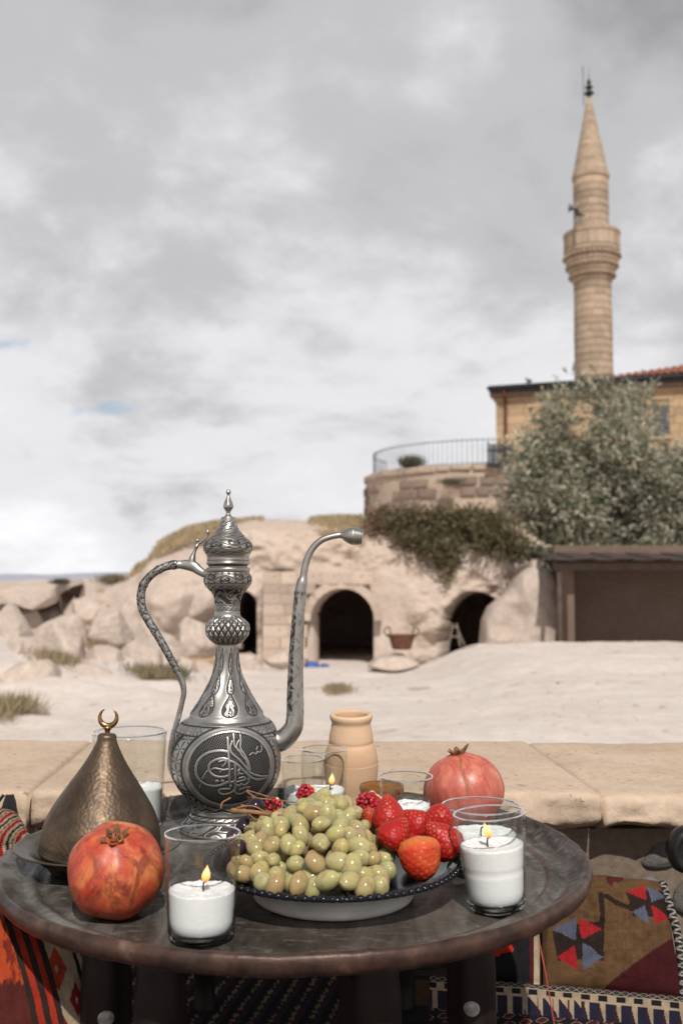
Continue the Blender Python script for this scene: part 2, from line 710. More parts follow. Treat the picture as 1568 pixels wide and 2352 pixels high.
# ================================================================== SETTING
# ---- ground: one sheet, from under the terrace to the horizon
def ground_z(x, y):
    x, y = np.asarray(x, float), np.asarray(y, float)
    yc = np.clip(y, 8, 28)
    right = sstep(0.8, 3.2, x - 0.02 * yc)
    mid = -0.42 - 0.0592 * (yc - 8)
    rt = -0.42 - 0.018 * (np.minimum(yc, 24.5) - 8) - 0.42 * np.clip(yc - 24.5, 0, 4)
    z = mid * (1 - right) + rt * right
    left = np.clip(-x - 1.6, 0, 14)
    z = z + sstep(5, 20, y) * (0.17 * left) * (1 - 0.55 * sstep(24, 34, y))
    z = z + 0.13 * fbm(x * 0.32, y * 0.32, 0, 4, 3) * sstep(4, 10, y)
    z = z + 0.05 * fbm(x * 1.3, y * 1.3, 0, 3, 13) * sstep(5, 10, y)
    rg = 1 - 2 * np.abs(fbm(x * .33 + 3, y * .26, 0, 4, 71))
    z = z + .30 * (rg - 1.0) * sstep(-1.2, -3.0, x + .02 * y) * sstep(7, 11, y) * (1 - sstep(30, 40, y))
    far = sstep(40, 120, y)
    z = z * (1 - far) + far * (-5.0)
    z = np.where(y < 3, -0.5, z * sstep(3, 6, y) + -0.5 * (1 - sstep(3, 6, y)))
    return z


def build_ground():
    t = np.linspace(-1, 1, 380)
    ys = np.concatenate([np.linspace(-400, 1.9, 20), np.linspace(2, 45, 300), 45 + np.geomspace(0.5, 5000, 60)])
    xs = np.sign(t) * (np.abs(t) * 16 + 3500 * np.abs(t) ** 9)
    Y, X = np.meshgrid(ys, xs, indexing='ij')
    Z = ground_z(X, Y)
    me = mesh_from('ground', np.stack([X, Y, Z], -1), grid_faces(len(ys), len(xs)), True, None, None, m_sand)
    tag(link('ground', me), kind='structure')


build_ground()


def build_far_hills():
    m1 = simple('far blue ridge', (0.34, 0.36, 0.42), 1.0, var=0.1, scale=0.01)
    m2 = simple('far pink slope', (0.55, 0.42, 0.36), 1.0, var=0.15, scale=0.02)
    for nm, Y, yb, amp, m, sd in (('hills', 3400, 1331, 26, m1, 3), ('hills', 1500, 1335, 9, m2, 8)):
        xs = np.linspace(-Y * 0.9, Y * 0.9, 400)
        rows = []
        top = CAM_Z + Y * (1330 - yb) / FPX + amp * (0.5 + fbm(xs / Y * 9, 0 * xs, 0, 5, sd))
        for k, f in enumerate((0, 0.3, 0.7, 1.0)):
            rows.append(np.stack([xs, np.full_like(xs, Y - (1 - f) * Y * 0.15), -8 + (top + 8) * f ** 0.8], -1))
        rows.append(np.stack([xs, np.full_like(xs, Y * 1.2), np.full_like(xs, -8)], -1))
        V = np.stack(rows, 0)
        me = mesh_from(nm, V, grid_faces(len(rows), len(xs)), True, None, None, m)
        tag(link(nm, me), kind='structure')


build_far_hills()

# ---- the hill with the cave rooms
SIL = [(-700, 1345), (60, 1345), (240, 1334), (300, 1312), (345, 1290), (372, 1247), (430, 1217), (500, 1203), (560, 1198), (620, 1192),
       (700, 1196), (780, 1191), (850, 1193), (950, 1189), (1100, 1186), (1170, 1192), (1240, 1250), (1320, 1275), (1568, 1285), (2400, 1290)]
ARCHES = [  # centre x, half width, base z, spring z, top z, skew
    (0.02, 0.90, -1.75, -0.30, 0.60, 0.22),
    (3.80, 1.02, -1.75, -0.55, 0.52, 0.42),
    (-2.86, 0.42, -1.3, 0.15, 0.55, 0.1),
]


def build_hill():
    nx = 560
    xs = np.concatenate([np.linspace(-40, -10, 40), np.linspace(-9.9, 14, nx), np.linspace(14.2, 60, 40)])
    sx = 784 + xs / 31.0 * FPX
    sy = np.interp(sx, [p[0] for p in SIL], [p[1] for p in SIL])
    zs = CAM_Z + 31.0 * np.tan(PITCH - np.arctan((sy - 1176) / FPX))
    zs = zs + 0.10 * fbm(xs * 0.9, 0 * xs, 0, 4, 31)
    zb = np.full_like(xs, -2.0)
    soft = sstep(-3.0, -5.2, xs)                         # the left flank slopes instead of standing upright
    zt = np.minimum(np.where(xs < -3.2, -0.6 + (xs + 9) * 0.22, 1.35 + 0.25 * fbm(xs * 0.5, 0 * xs, 0, 3, 5)), zs - 0.25)
    zt = zt * (1 - soft) + soft * (zb + (zs - zb) * 0.25)
    yf = 28.5 + 0.35 * fbm(xs * 0.35, 0 * xs, 0, 3, 9) + 1.2 * sstep(1.8, 2.6, xs) * 0 - 2.0 * soft
    rows = []
    n1, n2, n3 = 120, 50, 40
    for s in np.linspace(0, 1, n1):
        z = zb + (zt - zb) * s
        y = yf + 0.10 * (z - zb) + 0.5 * soft * (z - zb)
        rows.append((xs.copy(), y, z, np.full_like(xs, 1.0)))
    y1 = rows[-1][1]
    for s in np.linspace(0, 1, n2 + 1)[1:]:
        a = s * PI / 2
        rows.append((xs.copy(), y1 + (2.6 + 3 * soft) * (1 - np.cos(a)), zt + (zs - zt) * np.sin(a), np.full_like(xs, 1 - s)))
    y2 = rows[-1][1]
    zback = np.interp(xs, [-40, -6, -3, 1, 3, 60], [-3, -3, 0.6, 2.6, 2.6, 2.6])
    for s in np.linspace(0, 1, n3 + 1)[1:]:
        y = y2 + s * s * 40
        z = zs + (zback - zs) * sstep(0, 0.35, s)
        rows.append((xs.copy(), y, z, np.zeros_like(xs)))
    X = np.stack([r[0] for r in rows])
    Y = np.stack([r[1] for r in rows])
    Z = np.stack([r[2] for r in rows])
    W = np.stack([r[3] for r in rows])
    # weathering: big bulges and hollows, fewer on the squared masonry front round the middle arch
    flat = sstep(-2.6, -2.0, X) * sstep(2.2, 1.6, X) * sstep(1.35, 0.9, Z)
    rid = 1 - 2 * np.abs(fbm(X * .8, Y * .5, Z * 1.1, 4, 49))
    wn = (0.85 * fbm(X * 0.42, Y * 0.3, Z * 0.55, 4, 41) + 0.20 * fbm(X * 1.4, Y * 0.9, Z * 1.6, 4, 43) + .22 * rid - .15) * (1 - 0.88 * flat)
    wn = np.where(Z < zt[None, :] + 3, wn, wn * 0.4)
    Y = Y - wn * (0.25 + 0.75 * np.clip(W * 2, 0, 1))
    Z = Z + 0.10 * fbm(X * 1.1, Y * 1.1, Z, 4, 47) * (1 - W) + 0.0
    # big round nose left of the masonry
    nose = np.exp(-(((X + 4.3) / 1.25) ** 2 + ((Z - 0.2) / 1.0) ** 2))
    Y = Y - 1.1 * nose * np.clip(W * 3, 0, 1)
    # arch tunnels
    for cx, a, z0, zsp, ztp, skew in ARCHES:
        b = ztp - zsp
        dx = X - cx
        up = Z > zsp
        q = np.where(up, np.sqrt((dx / a) ** 2 + (np.maximum(Z - zsp, 0) / b) ** 2), np.abs(dx) / a)
        sdf = (1 - q) * a
        sdf = np.where(Z < z0 - 0.4, -1, sdf)
        sdf = sdf * (W > 0.5)
        rev = sstep(0.0, 0.05, sdf) * 0.8
        deep = sstep(0.06, 0.10, sdf) * 9.0
        mk = (rev + deep)
        Y = Y + mk
        X = X + skew * rev
        room = sstep(0.06, 0.10, sdf)                      # room shaped wide with a sunk floor to keep the doorway black
        X = cx + skew * .8 + (X - cx - skew * .8) * (1 + .9 * room) if skew else X
        Z = Z + room * (np.maximum(Z - zsp, 0) * .8 - 1.5 * sstep(zsp + .4, zsp - .6, Z))
    me = mesh_from('rock_hill', np.stack([X, Y, Z], -1), grid_faces(X.shape[0], X.shape[1]), True, None, None, m_tuff)
    return tag(link('hill', me), kind='structure')


HILL = build_hill()
from mathutils.bvhtree import BVHTree
HILL_BVH = BVHTree.FromPolygons([v.co[:] for v in HILL.data.vertices], [tuple(p.vertices) for p in HILL.data.polygons])


def on_hill(x, y, default=30.0):
    d = ray(x, y).normalized()
    h = HILL_BVH.ray_cast(Vector((0, 0, CAM_Z)), d)
    return h[0] if h[0] is not None else at(x, y, default)

# ---- terrace under table and camera
m_terrace = stone_mat('terrace paving', (0.20, 0.16, 0.13), (0.30, 0.25, 0.21), 3.0, 0.9, 0.5, 0.01)
me = box_mesh('terrace', 9.0, 6.6, 0.5, 0.01, m_terrace)
tag(link('terrace', me, loc=(0, -0.95, -0.25)), kind='structure')

# ================================================================== BACKGROUND THINGS
# ---- masonry front round the middle arch: squared blocks and arch stones
def build_masonry():
    cx, a, z0, zsp, ztp, skew = ARCHES[0]
    t = thing('masonry_front', 'squared ochre stone front built round the middle dark cave arch', 'wall', (cx, 28.4, -1.7))
    shapes = [box_mesh('stone_block', 1, 1, 1, 0.02, m_ashlar, 0.010, s) for s in range(5)]
    b = ztp - zsp
    g = random.Random(3)
    n = 13
    for i in range(n):                                    # arch stones
        ang = PI * (i + 0.5) / n
        rx, rz = (a + 0.12) * math.cos(ang), (b + 0.12) * math.sin(ang)
        o = link('arch_stone', shapes[i % 5], t, (rx, 0.05 + g.uniform(-0.02, 0.02), zsp + rz + 1.7), (0, PI / 2 - ang - PI / 2 + PI / 2, 0), (0.24, 0.36, 0.255))
        o.rotation_euler = (0, -ang, 0)
        o.scale = (0.24, 0.36, 0.265)
    z = -1.7
    while z < 1.0:
        h = g.uniform(0.27, 0.36)
        x = -2.25
        while x < 1.5:
            w = g.uniform(0.42, 0.75)
            xm, zm = x + w / 2, z + h / 2
            keep = True
            for (qx, qz) in ((x, z), (x + w, z), (x, z + h), (x + w, z + h), (xm, zm), (x, zm), (x + w, zm)):
                dx, dz = qx, qz - zsp
                q = math.hypot(dx / (a + 0.25), max(dz, 0) / (b + 0.25)) if dz > 0 else abs(dx) / (a + 0.03)
                if q < 1:
                    keep = False
            if not keep:                                  # shorten blocks that would run into the opening
                if xm < 0:
                    lim = -(a + 0.03) if zm < zsp else -(a + 0.25) * math.sqrt(max(0, 1 - (max(zm - zsp, 0) / (b + 0.25)) ** 2))
                    if x < lim - 0.15:
                        w2 = lim - x - 0.02
                        link('stone_block', shapes[g.randrange(5)], t, (x + w2 / 2, g.uniform(-0.02, 0.02), zm + 1.7), (0, 0, 0), (w2 - 0.008, 0.34, h - 0.008))
                else:
                    lim = (a + 0.03) if zm < zsp else (a + 0.25) * math.sqrt(max(0, 1 - (max(zm - zsp, 0) / (b + 0.25)) ** 2))
                    if x + w > lim + 0.15 and lim + .3 < 1.0:
                        x2 = lim + 0.02
                        w2 = x + w - x2
                        link('stone_block', shapes[g.randrange(5)], t, (x2 + w2 / 2, g.uniform(-0.02, 0.02), zm + 1.7), (0, 0, 0), (w2 - 0.008, 0.34, h - 0.008))
            elif not (xm < -2.2 or xm > .95) and g.random() > 0.02 + 0.3 * (zm > 0.75) + .4 * (xm > 1.15):
                link('stone_block', shapes[g.randrange(5)], t, (xm, g.uniform(-0.025, 0.025), zm + 1.7), (0, 0, 0), (w - 0.008, 0.34, h - 0.008))
            x += w
        z += h


build_masonry()


# ---- boulders
def loaf_rock(name, prof, Y, depth, seed, mat, amp=.12, p=2.2, lean=0.0, zdown=.4, facets=12):
    '''rock volume with a given skyline: thick at the foot, narrowing to its crest'''
    q = [at(x, y, Y) for x, y in prof]
    xs0, zs0 = np.array([v.x for v in q]), np.array([v.z for v in q])
    zb = zs0.min() - zdown
    nx, nv = 64, 36
    u = np.linspace(0, 1, nx)
    xs = xs0[0] + (xs0[-1] - xs0[0]) * u
    top = np.interp(xs, xs0, zs0)
    w = np.clip(4 * u * (1 - u), 0, 1) ** .4
    v = np.concatenate([np.linspace(0, 1, nv), np.linspace(1, 0, nv)[1:]])
    sgn = np.concatenate([-np.ones(nv), np.ones(nv - 1)])
    U, Vv = np.meshgrid(np.arange(nx), np.arange(len(v)), indexing='xy')
    vv, sg = v[Vv], sgn[Vv]
    th = np.clip(1 - vv ** p, 0, 1) ** (1 / p)
    X = xs[U]
    Z = zb + (top[U] - zb) * vv
    D = (Z.max() - zb)
    Yv = Y + depth * .5 + sg * depth * .5 * (th * (.35 + .65 * w[U])) + lean * (Z - zb)
    s1 = 1.1 / max(.4, D)
    nn = fbm(X * s1 * 1.6 + seed, Yv * s1 * .8, Z * s1 * 1.6, 4, seed)
    rid = 1 - 2 * np.abs(fbm(X * s1 * 1.2 + seed, Yv * s1, Z * s1 * 1.2, 3, seed + 3))
    Yv = Yv + sg * amp * D * (nn + .5 * rid) * (.3 + th)
    X = X + amp * .4 * D * fbm(Z * s1 * 2.5 + seed, X * s1, Yv * s1, 3, seed + 5)
    Z = Z + amp * .3 * D * fbm(X * s1 * 3 + seed, Yv * s1 * 3, 0, 3, seed + 7) * (vv > .3)
    V = np.stack([X, Yv, Z], -1)
    g = np.random.default_rng(seed)
    mid = np.array([xs.mean(), Y + depth * .5, zb + .35 * D])
    ext = np.array([(xs[-1] - xs[0]) * .5, depth * .5, D * .65])
    for _ in range(facets):
        nn_ = g.normal(size=3) * np.array([1, 1, .9])
        nn_[1] = -abs(nn_[1]) * .9
        nn_[2] = nn_[2] + .25
        nn_ /= np.linalg.norm(nn_)
        h = np.linalg.norm(nn_ * ext) * g.uniform(.62, .9)
        over = np.maximum((V - mid) @ nn_ - h, 0)
        V = V - over[..., None] * nn_ * .93
    c = np.array([xs.mean(), Y + depth * .5, zb])
    F = [tuple(k) for k in grid_faces(len(v), nx)]
    me = fix_normals(mesh_from(name, V.reshape(-1, 3) - c, F, True, None, None, mat))
    return link(name, me, loc=c)


def build_loaf_rocks():
    leans = {1: .1, 2: .0, 3: -.55, 4: .15, 5: -.35, 6: -.5, 7: .05, 8: 0, 9: -.3}
    G = 'boulders strewn below the hill'
    R_ = [([(-60, 1480), (-55, 1400), (-15, 1378), (12, 1392), (34, 1428), (62, 1480)], 19.0, 1.0, 1, 'pale boulder cut by the picture edge, tallest of the near rocks'),
                        ([(232, 1520), (262, 1490), (310, 1478), (370, 1492), (420, 1520)], 20.5, 1.5, 9, 'low shelf of rock under the angular boulder')]
    X_ = [([(88, 1470), (104, 1440), (124, 1428), (150, 1446), (162, 1470)], 24.0, 1.0, 'small wedge of rock before the foot of the cube-shaped rock'),
          ([(292, 1452), (312, 1418), (338, 1408), (362, 1432), (372, 1456)], 24.8, 1.0, 'mid-sized boulder below the dark rock gap'),
          ([(198, 1400), (226, 1366), (262, 1346), (300, 1352), (322, 1396)], 28.2, 1.4, 'pale broken slab lying against the hill flank'),
          ([(482, 1470), (496, 1418), (520, 1398), (544, 1420), (552, 1468)], 26.3, 1.0, 'pale rock behind the neck of the ewer'),
          ([(0, 1496), (34, 1470), (72, 1462), (104, 1486), (130, 1510)], 16.6, 1.0, 'low cracked stone beside the tallest near rock'),
          ([(322, 1506), (344, 1482), (372, 1474), (396, 1492), (404, 1508)], 22.6, .8, 'jagged stone by the end of the wooden plank'),
          ([(206, 1445), (214, 1416), (234, 1404), (250, 1424), (254, 1446)], 24.4, .8, 'narrow upright stone behind the angular boulder')]
    for i, (prof, Y, dp, lab) in enumerate(X_):
        tag(loaf_rock('boulder', prof, Y, dp, 311 + i * 5, m_boulder, .07, 2.4, -.15, .3, 14), lab, 'boulder', G)
    gj = np.random.default_rng(5)
    J = [(36, 17.5, .60, .50, 'squat stone on the sand below the tallest near rock'),
         (222, 18.6, .55, .48, 'wedge-shaped stone just right of the peaked boulder'),
         (300, 20.0, .65, .52, 'split stone lying in front of the dry bush'),
         (396, 21.0, .62, .58, 'tilted stone inside the curve of the ewer handle'),
         (466, 21.6, .52, .48, 'stone above the wooden plank beside the ewer neck'),
         (118, 21.2, .80, .85, 'steep stone wedged behind the peaked boulder'),
         (350, 23.4, .80, .95, 'large pale stone standing behind the dry bush'),
         (170, 15.6, .55, .30, 'low stone half sunk in sand under the straw line'),
         (548, 23.6, .60, .50, 'blocky stone between the ewer neck and its spout'),
         (270, 24.2, .75, 1.0, 'tall sharp stone between the hill foot and angular boulder')]
    for i, (x, Y, hw, hh, lab) in enumerate(J):
        cx = at(x, 1500, Y).x
        zg = float(ground_z(cx, Y))
        k = [-1, -.75, -.35, .05, .45, .8, 1]
        v = [0, gj.uniform(.4, .7), gj.uniform(.7, 1), 1, gj.uniform(.6, 1), gj.uniform(.3, .65), 0]
        sp = FPX / Y
        def yy(z):
            return 1176 - FPX * math.tan(math.atan2(z - CAM_Z, Y) - PITCH)
        prof = [(784 + (cx + p_ * hw) * sp, yy(zg - .1 + q_ * hh)) for p_, q_ in zip(k, v)]
        tag(loaf_rock('boulder', prof, Y, hw * 1.6, 900 + i * 3, m_boulder, .08, 2.6, gj.uniform(-.5, .0), .35, 16), lab, 'boulder', G)
    for prof, Y, dp, sd, lab in R_:
        tag(loaf_rock('boulder', prof, Y, dp, 60 + sd * 3, m_boulder, .08, 2.6, leans[sd]), lab, 'boulder', G)
    tag(loaf_rock('eroded_rock', [(1114, 1490), (1120, 1430), (1136, 1398), (1162, 1372), (1188, 1348), (1204, 1318), (1222, 1304), (1262, 1302), (1284, 1318), (1290, 1490)], 26.5, 1.7, 177, m_boulder, .11, 3.4, 0, .4, 0),
        'tall worn pale rock mass half hiding the right-hand arch', 'rock')


build_loaf_rocks()


def build_boulders():
    spots = [  # x, y of the visible centre, half width, half height, distance, label
        (135, 1492, 82, 62, 18.5, 'broad smooth peaked boulder in front of the cube-shaped rock', 1.0),
        (246, 1437, 66, 52, 22.0, 'angular pale boulder with a shadowed overhang, beside the peaked one', 0.9),
        (437, 1458, 62, 60, 24.5, 'large sunlit boulder behind the ewer handle', 0.9),
        (312, 1392, 60, 44, 27.0, 'leaning slab of rock at the foot of the hill', 0.7),
        (205, 1398, 40, 40, 27.5, 'upright sharp rock next to the cube-shaped rock', 0.7),
        (300, 1475, 22, 15, 22.5, 'small rounded stone in the dry weeds', 0.8),
        (560, 1515, 40, 20, 24.0, 'low flat boulder between ewer and spout', 0.8),
        (645, 1512, 36, 22, 24.5, 'low flat boulder beside the middle arch', 0.8),
        (60, 1545, 70, 40, 14.5, 'low worn rock swelling out of the sandy slope', 1.0),
        (430, 1375, 64, 52, 27.2, 'great rounded tan rock bulging from the hill', 0.8),
        (900, 1520, 60, 20, 23.5, 'smooth low mound of rock right of the middle arch', 1.2),
        (40, 1640, 62, 40, 10.5, 'worn rock under the dry grass at the picture edge', 1.0),
        (395, 1497, 16, 9, 22.8, 'small stone lying near the wooden plank', 0.8),
    ]
    for i, (x, y, rw, rh, Y, lab, dp) in enumerate(spots):
        p = at(x, y, Y)
        s = Y / FPX
        rx, rz = rw * s * 1.12, rh * s * 1.15
        me = rock_mesh('boulder', rx, max(rx * dp, rz), rz, 100 + i * 7, m_boulder, 8 + (i % 3) * 2)
        o = link('boulder', me, loc=(p.x, Y + rx * 0.4, p.z))
        tag(o, lab, 'boulder', 'boulders strewn below the hill')


build_boulders()


def build_rock_cube():
    '''house-sized broken block: leaning front, cap slab jutting over a hollow'''
    Y = 26.2
    t = thing('rock_block', 'cube-shaped broken rock with a dark hollow and flat sloping top', 'rock', at(70, 1450, Y))
    pieces = [('front_block', [(28, 1374), (36, 1356), (70, 1350), (104, 1348), (112, 1360)], Y + .5, 2.6, 5, 8.0, -.42, 2.0, 3),
              ('cap_slab', [(-90, 1362), (-40, 1352), (30, 1342), (90, 1332), (128, 1327), (140, 1342)], Y - .2, 3.4, 8, 7.0, .0, .28, 2),
              ('back_block', [(-90, 1372), (-30, 1362), (20, 1360), (40, 1372)], Y + 2.4, 1.5, 11, 6.0, .0, 2.0, 3),
              ('side_block', [(130, 1398), (140, 1350), (150, 1346), (166, 1372), (178, 1420)], Y + .9, 1.6, 14, 5.0, -.5, 1.2, 5)]
    for (nm, prof, Yp, dp, sd, p, lean, zd, fc) in pieces:
        o = loaf_rock(nm, prof, Yp, dp, 500 + sd, m_boulder, .05, p, lean, zd, fc)
        o.parent = t
        o.matrix_parent_inverse = Matrix.Translation(-Vector(t.location))


build_rock_cube()

# rounded eroded mass in front of the right arch
def build_eroded_mass():
    q = at(1232, 1310, 27.2)
    me = rock_mesh('boulder', 0.36, 0.35, 0.30, 301, m_boulder, 12, 0.05)
    tag(link('boulder', me, loc=(q.x, 27.3, q.z)), 'squarish stone perched on top of the worn rock mass', 'boulder', 'boulders strewn below the hill')


build_eroded_mass()

# ---- plank, basket, blue plastic, pale frame
m_plank = simple('weathered plank', (0.40, 0.25, 0.13), 0.8, var=0.3, scale=6, bump=0.4, bdist=0.01)
pl = box_mesh('wooden_plank', 1.75, 0.28, 0.16, 0.015, m_plank, 0.02, 4)
p = at(425, 1522, 23.0)
tag(link('wooden_plank', pl, loc=(p.x, 23.0, p.z), rot=(0.1, 0.02, 0.05)), 'brown wooden plank lying on the sand behind the ewer', 'plank')


def build_basket():
    p = at(922, 1490, 24.0)
    t = thing('basket', 'brown two-handled basket standing against the cave front', 'basket', p)
    m = simple('brown wicker', (0.13, 0.055, 0.03), 0.8, var=0.4, scale=14, bump=0.6, bdist=0.02)
    prof = catmull([(0.0, 0.0), (0.22, 0.0), (0.27, 0.15), (0.34, 0.32), (0.36, 0.34), (0.33, 0.33), (0.25, 0.15), (0.0, 0.04)], 30)
    link('body', lathe('body', prof, 32, m), t)
    for s in (-1, 1):
        pts = catmull([(s * 0.33, 0, 0.28), (s * 0.42, 0, 0.44), (s * 0.30, 0, 0.52), (s * 0.27, 0, 0.34)], 16)
        link('handle', tube('handle', pts, 0.018, m, 8), t)


build_basket()


def build_blue_plastic():
    m = simple('blue plastic', (0.05, 0.10, 0.30), 0.4, var=0.2, scale=3)
    for (x, y, rx, rz, sd, lab) in ((718, 1528, 0.30, 0.12, 1, 'crumpled blue plastic sheet at the foot of the middle arch'),
                                    (746, 1530, 0.14, 0.09, 2, 'small blue plastic bundle beside the sheet in the arch'),
                                    (1105, 1488, 0.12, 0.05, 4, 'pale blue rag at the foot of the right arch')):
        p = at(x, y, 26.6 if x < 900 else 25.2)
        me = rock_mesh('plastic_sheet', rx, 0.2, rz, 900 + sd, m, 14, 0.3, 20, 26)
        tag(link('plastic_sheet', me, loc=(p.x, p.y, p.z)), lab, 'plastic sheet')


build_blue_plastic()


def build_frame_stand():
    t = thing('wooden_trestle', 'thin pale wooden frame standing inside the right arch', 'frame', at(1042, 1480, 26.4))
    m = simple('bleached wood', (0.24, 0.20, 0.165), 0.8)
    Y = 26.4
    for a, b in (((1030, 1484), (1040, 1432)), ((1056, 1484), (1048, 1432)), ((1034, 1462), (1054, 1462)), ((1036, 1440), (1052, 1440)), ((1048, 1440), (1066, 1482))):
        box_between('bar', at(*a, Y), at(*b, Y + 0.04 * (a[0] - 1040) / 10), 0.035, 0.03, m, t)


build_frame_stand()


# ---- lean-to shed at the right
def build_shed():
    t = thing('lean_to_shed', 'dark brown open-fronted shed with a timber beam roof', 'shed', at(1425, 1475, 25.5))
    mw = simple('dark weathered timber', (0.085, 0.06, 0.045), 0.85, var=0.3, scale=5, bump=0.4, bdist=0.01)
    mi = stone_mat('brown shed wall', (0.15, 0.105, 0.082), (0.20, 0.145, 0.115), 0.8, 0.95, 0.4, 0.05)
    mr = simple('rusty sheet roof', (0.05, 0.034, 0.028), 0.75, var=0.3, scale=2, bump=0.3, bdist=0.02)
    Y0, Y1 = 25.2, 27.4
    x0, x1 = at(1282, 1300, Y0).x, 13.5
    zt = at(1282, 1292, Y0).z
    zb = -1.3
    def bx(name, a, b, m, bev=0.01, jit=0.0):
        a, b = Vector(a), Vector(b)
        d = b - a
        me = box_mesh(name, abs(d.x), abs(d.y), abs(d.z), bev, m, jit)
        me.transform(Matrix.Translation((a + b) / 2))
        return link(name, me, t, world_coords=True)
    bx('back_wall', (x0 + .3, Y1 - .25, zb), (x1, Y1, zt + .5), mi)
    bx('side_wall', (x0 + .32, Y0 + .5, zb), (x0 + .5, Y1 - .26, zt - .02), mi)
    bx('beam', (x0 - .12, Y0 - .09, zt - .19), (x1, Y0 + .1, zt), mw, .015)
    for px_ in (x0, x0 + 3.6, x0 + 6.9):
        bx('post', (px_ - .05, Y0 - .055, zb), (px_ + .06, Y0 + .06, zt - .195), mw, .01)
    k = 0
    x = x0 - 0.1
    while x < x1 - 0.4:                                     # roof sheets rising to the back
        me = box_mesh('roof_sheet', 0.56, 3.2, 0.03, 0.01, mr)
        me.transform(Matrix.Translation((x + .24, Y0 + 1.25, zt + .20 + (k % 2) * .034)) @ Matrix.Rotation(R(5), 4, 'X'))
        link('roof_sheet', me, t, world_coords=True)
        x += 0.48
        k += 1
    for i in range(9):
        xx = x0 + .6 + i * .75
        bx('rafter', (xx - .035, Y0 + .11, zt - .17), (xx + .035, Y1 - .26, zt - .05), mw)


build_shed()


# ---- curved bastion wall with separate stones
BC, BR = Vector((7.3, 48.0, 0)), 6.1
B_TOP, B_BOT = 5.62, 2.2


def build_bastion():
    t = thing('bastion_wall', 'rounded rubble-stone terrace wall below the mosque', 'wall', (BC.x, BC.y - BR, B_BOT))
    th = np.linspace(R(155), R(325), 90)
    zz = np.linspace(B_BOT, B_TOP, 24)
    T, Z = np.meshgrid(th, zz, indexing='xy')
    rr = BR + 0.05 * fbm(T * 9, Z * 2, 0, 4, 3)
    X, Y = BC.x + rr * np.cos(T), BC.y + rr * np.sin(T)
    Zt = Z + 0.10 * fbm(T * 6, 0 * T, 0, 3, 6) * sstep(B_TOP - 0.5, B_TOP, Z)
    V = np.stack([X, Y, Zt], -1)
    inn = np.stack([BC.x + (BR - 0.6) * np.cos(th), BC.y + (BR - 0.6) * np.sin(th), Zt[-1] + 0.02], -1)[None]
    inb = inn.copy()
    inb[..., 2] = B_BOT
    V = np.concatenate([V, inn, inb], 0)
    link('mortar_core', mesh_from('mortar_core', V, grid_faces(V.shape[0], V.shape[1])[:, ::-1], True, None, None, m_bastion), t, world_coords=True)
    shapes = [rock_mesh('stone', 0.56, 0.5, 0.56, 500 + s, m_bstone, 0, 0.10, 10, 14) for s in range(4)]
    blocks = [box_mesh('stone', 1, 1, 1, 0.10, m_bstone, 0.05, s) for s in range(5)]
    g = random.Random(5)
    z = B_TOP - 2.5
    while z < B_TOP - 0.75:
        h = g.uniform(0.30, 0.48)
        a = R(172)
        while a < R(300):
            w = g.uniform(0.35, 1.15)
            if g.random() < 0.72:
                am = a + w / 2 / BR
                o = link('stone', blocks[g.randrange(5)], t,
                         (BC.x + (BR + 0.0) * math.cos(am) - t.location.x, BC.y + BR * math.sin(am) - t.location.y, z + h / 2 - t.location.z),
                         (g.uniform(-.03, .03), g.uniform(-.04, .04), am + PI / 2), (w * 0.9, 0.22 + g.uniform(-.06, .05), h * 0.84))
            a += w / BR
        z += h
    # low capstones
    a = R(172)
    caps = [box_mesh('coping_stone', 1, 1, 1, 0.09, m_bastion, 0.05, 20 + s) for s in range(4)]
    while a < R(300):
        w = g.uniform(0.5, 1.2)
        am = a + w / 2 / BR
        link('coping_stone', caps[g.randrange(4)], t, (BC.x + (BR - .2) * math.cos(am) - t.location.x, BC.y + (BR - .2) * math.sin(am) - t.location.y, B_TOP + 0.03 - t.location.z),
             (0, 0, am + PI / 2), (w * .97, .62, .22 + g.uniform(0, .1)))
        a += w / BR


build_bastion()


def build_railing():
    t = thing('railing', 'thin grey picket railing curving along the rounded terrace wall', 'railing', (BC.x - BR + .4, BC.y, B_TOP + .1))
    m = simple('pale grey iron', (0.22, 0.22, 0.23), 0.5, 0.3)
    md = simple('black iron', (0.02, 0.02, 0.022), 0.5, 0.3)
    rr = BR - 0.35
    def pt(a, z):
        return (BC.x + rr * math.cos(a), BC.y + rr * math.sin(a), z)
    z0 = B_TOP + 0.12
    arc = np.linspace(R(150), R(266), 44)
    for zz in (z0 + 0.12, z0 + 1.12):
        link('rail', tube('rail', [pt(a, zz) for a in arc], 0.022, m, 6), t, world_coords=True)
    pk = tube('picket', [(0, 0, 0), (0, 0, 1.22)], 0.013, m, 6)
    a = R(150)
    while a < R(266):
        p = pt(a, z0)
        link('picket', pk, t, Vector(p) - t.location)
        a += 0.225 / rr
    t2 = thing('iron_gate', 'black iron gate panel at the corner of the mosque', 'gate', at(1145, 1072, 41.6))
    Y = 41.6
    for zy in (1034, 1066):
        box_between('rail', at(1118, zy + 1, Y), at(1176, zy, Y), 0.07, 0.08, md, t2)
    for i in range(12):
        x = 1120 + i * 5
        box_between('picket', at(x, 1075, Y), at(x, 1020 - (6 if i in (0, 5, 11) else 0), Y), 0.075, 0.06, md, t2)


build_railing()


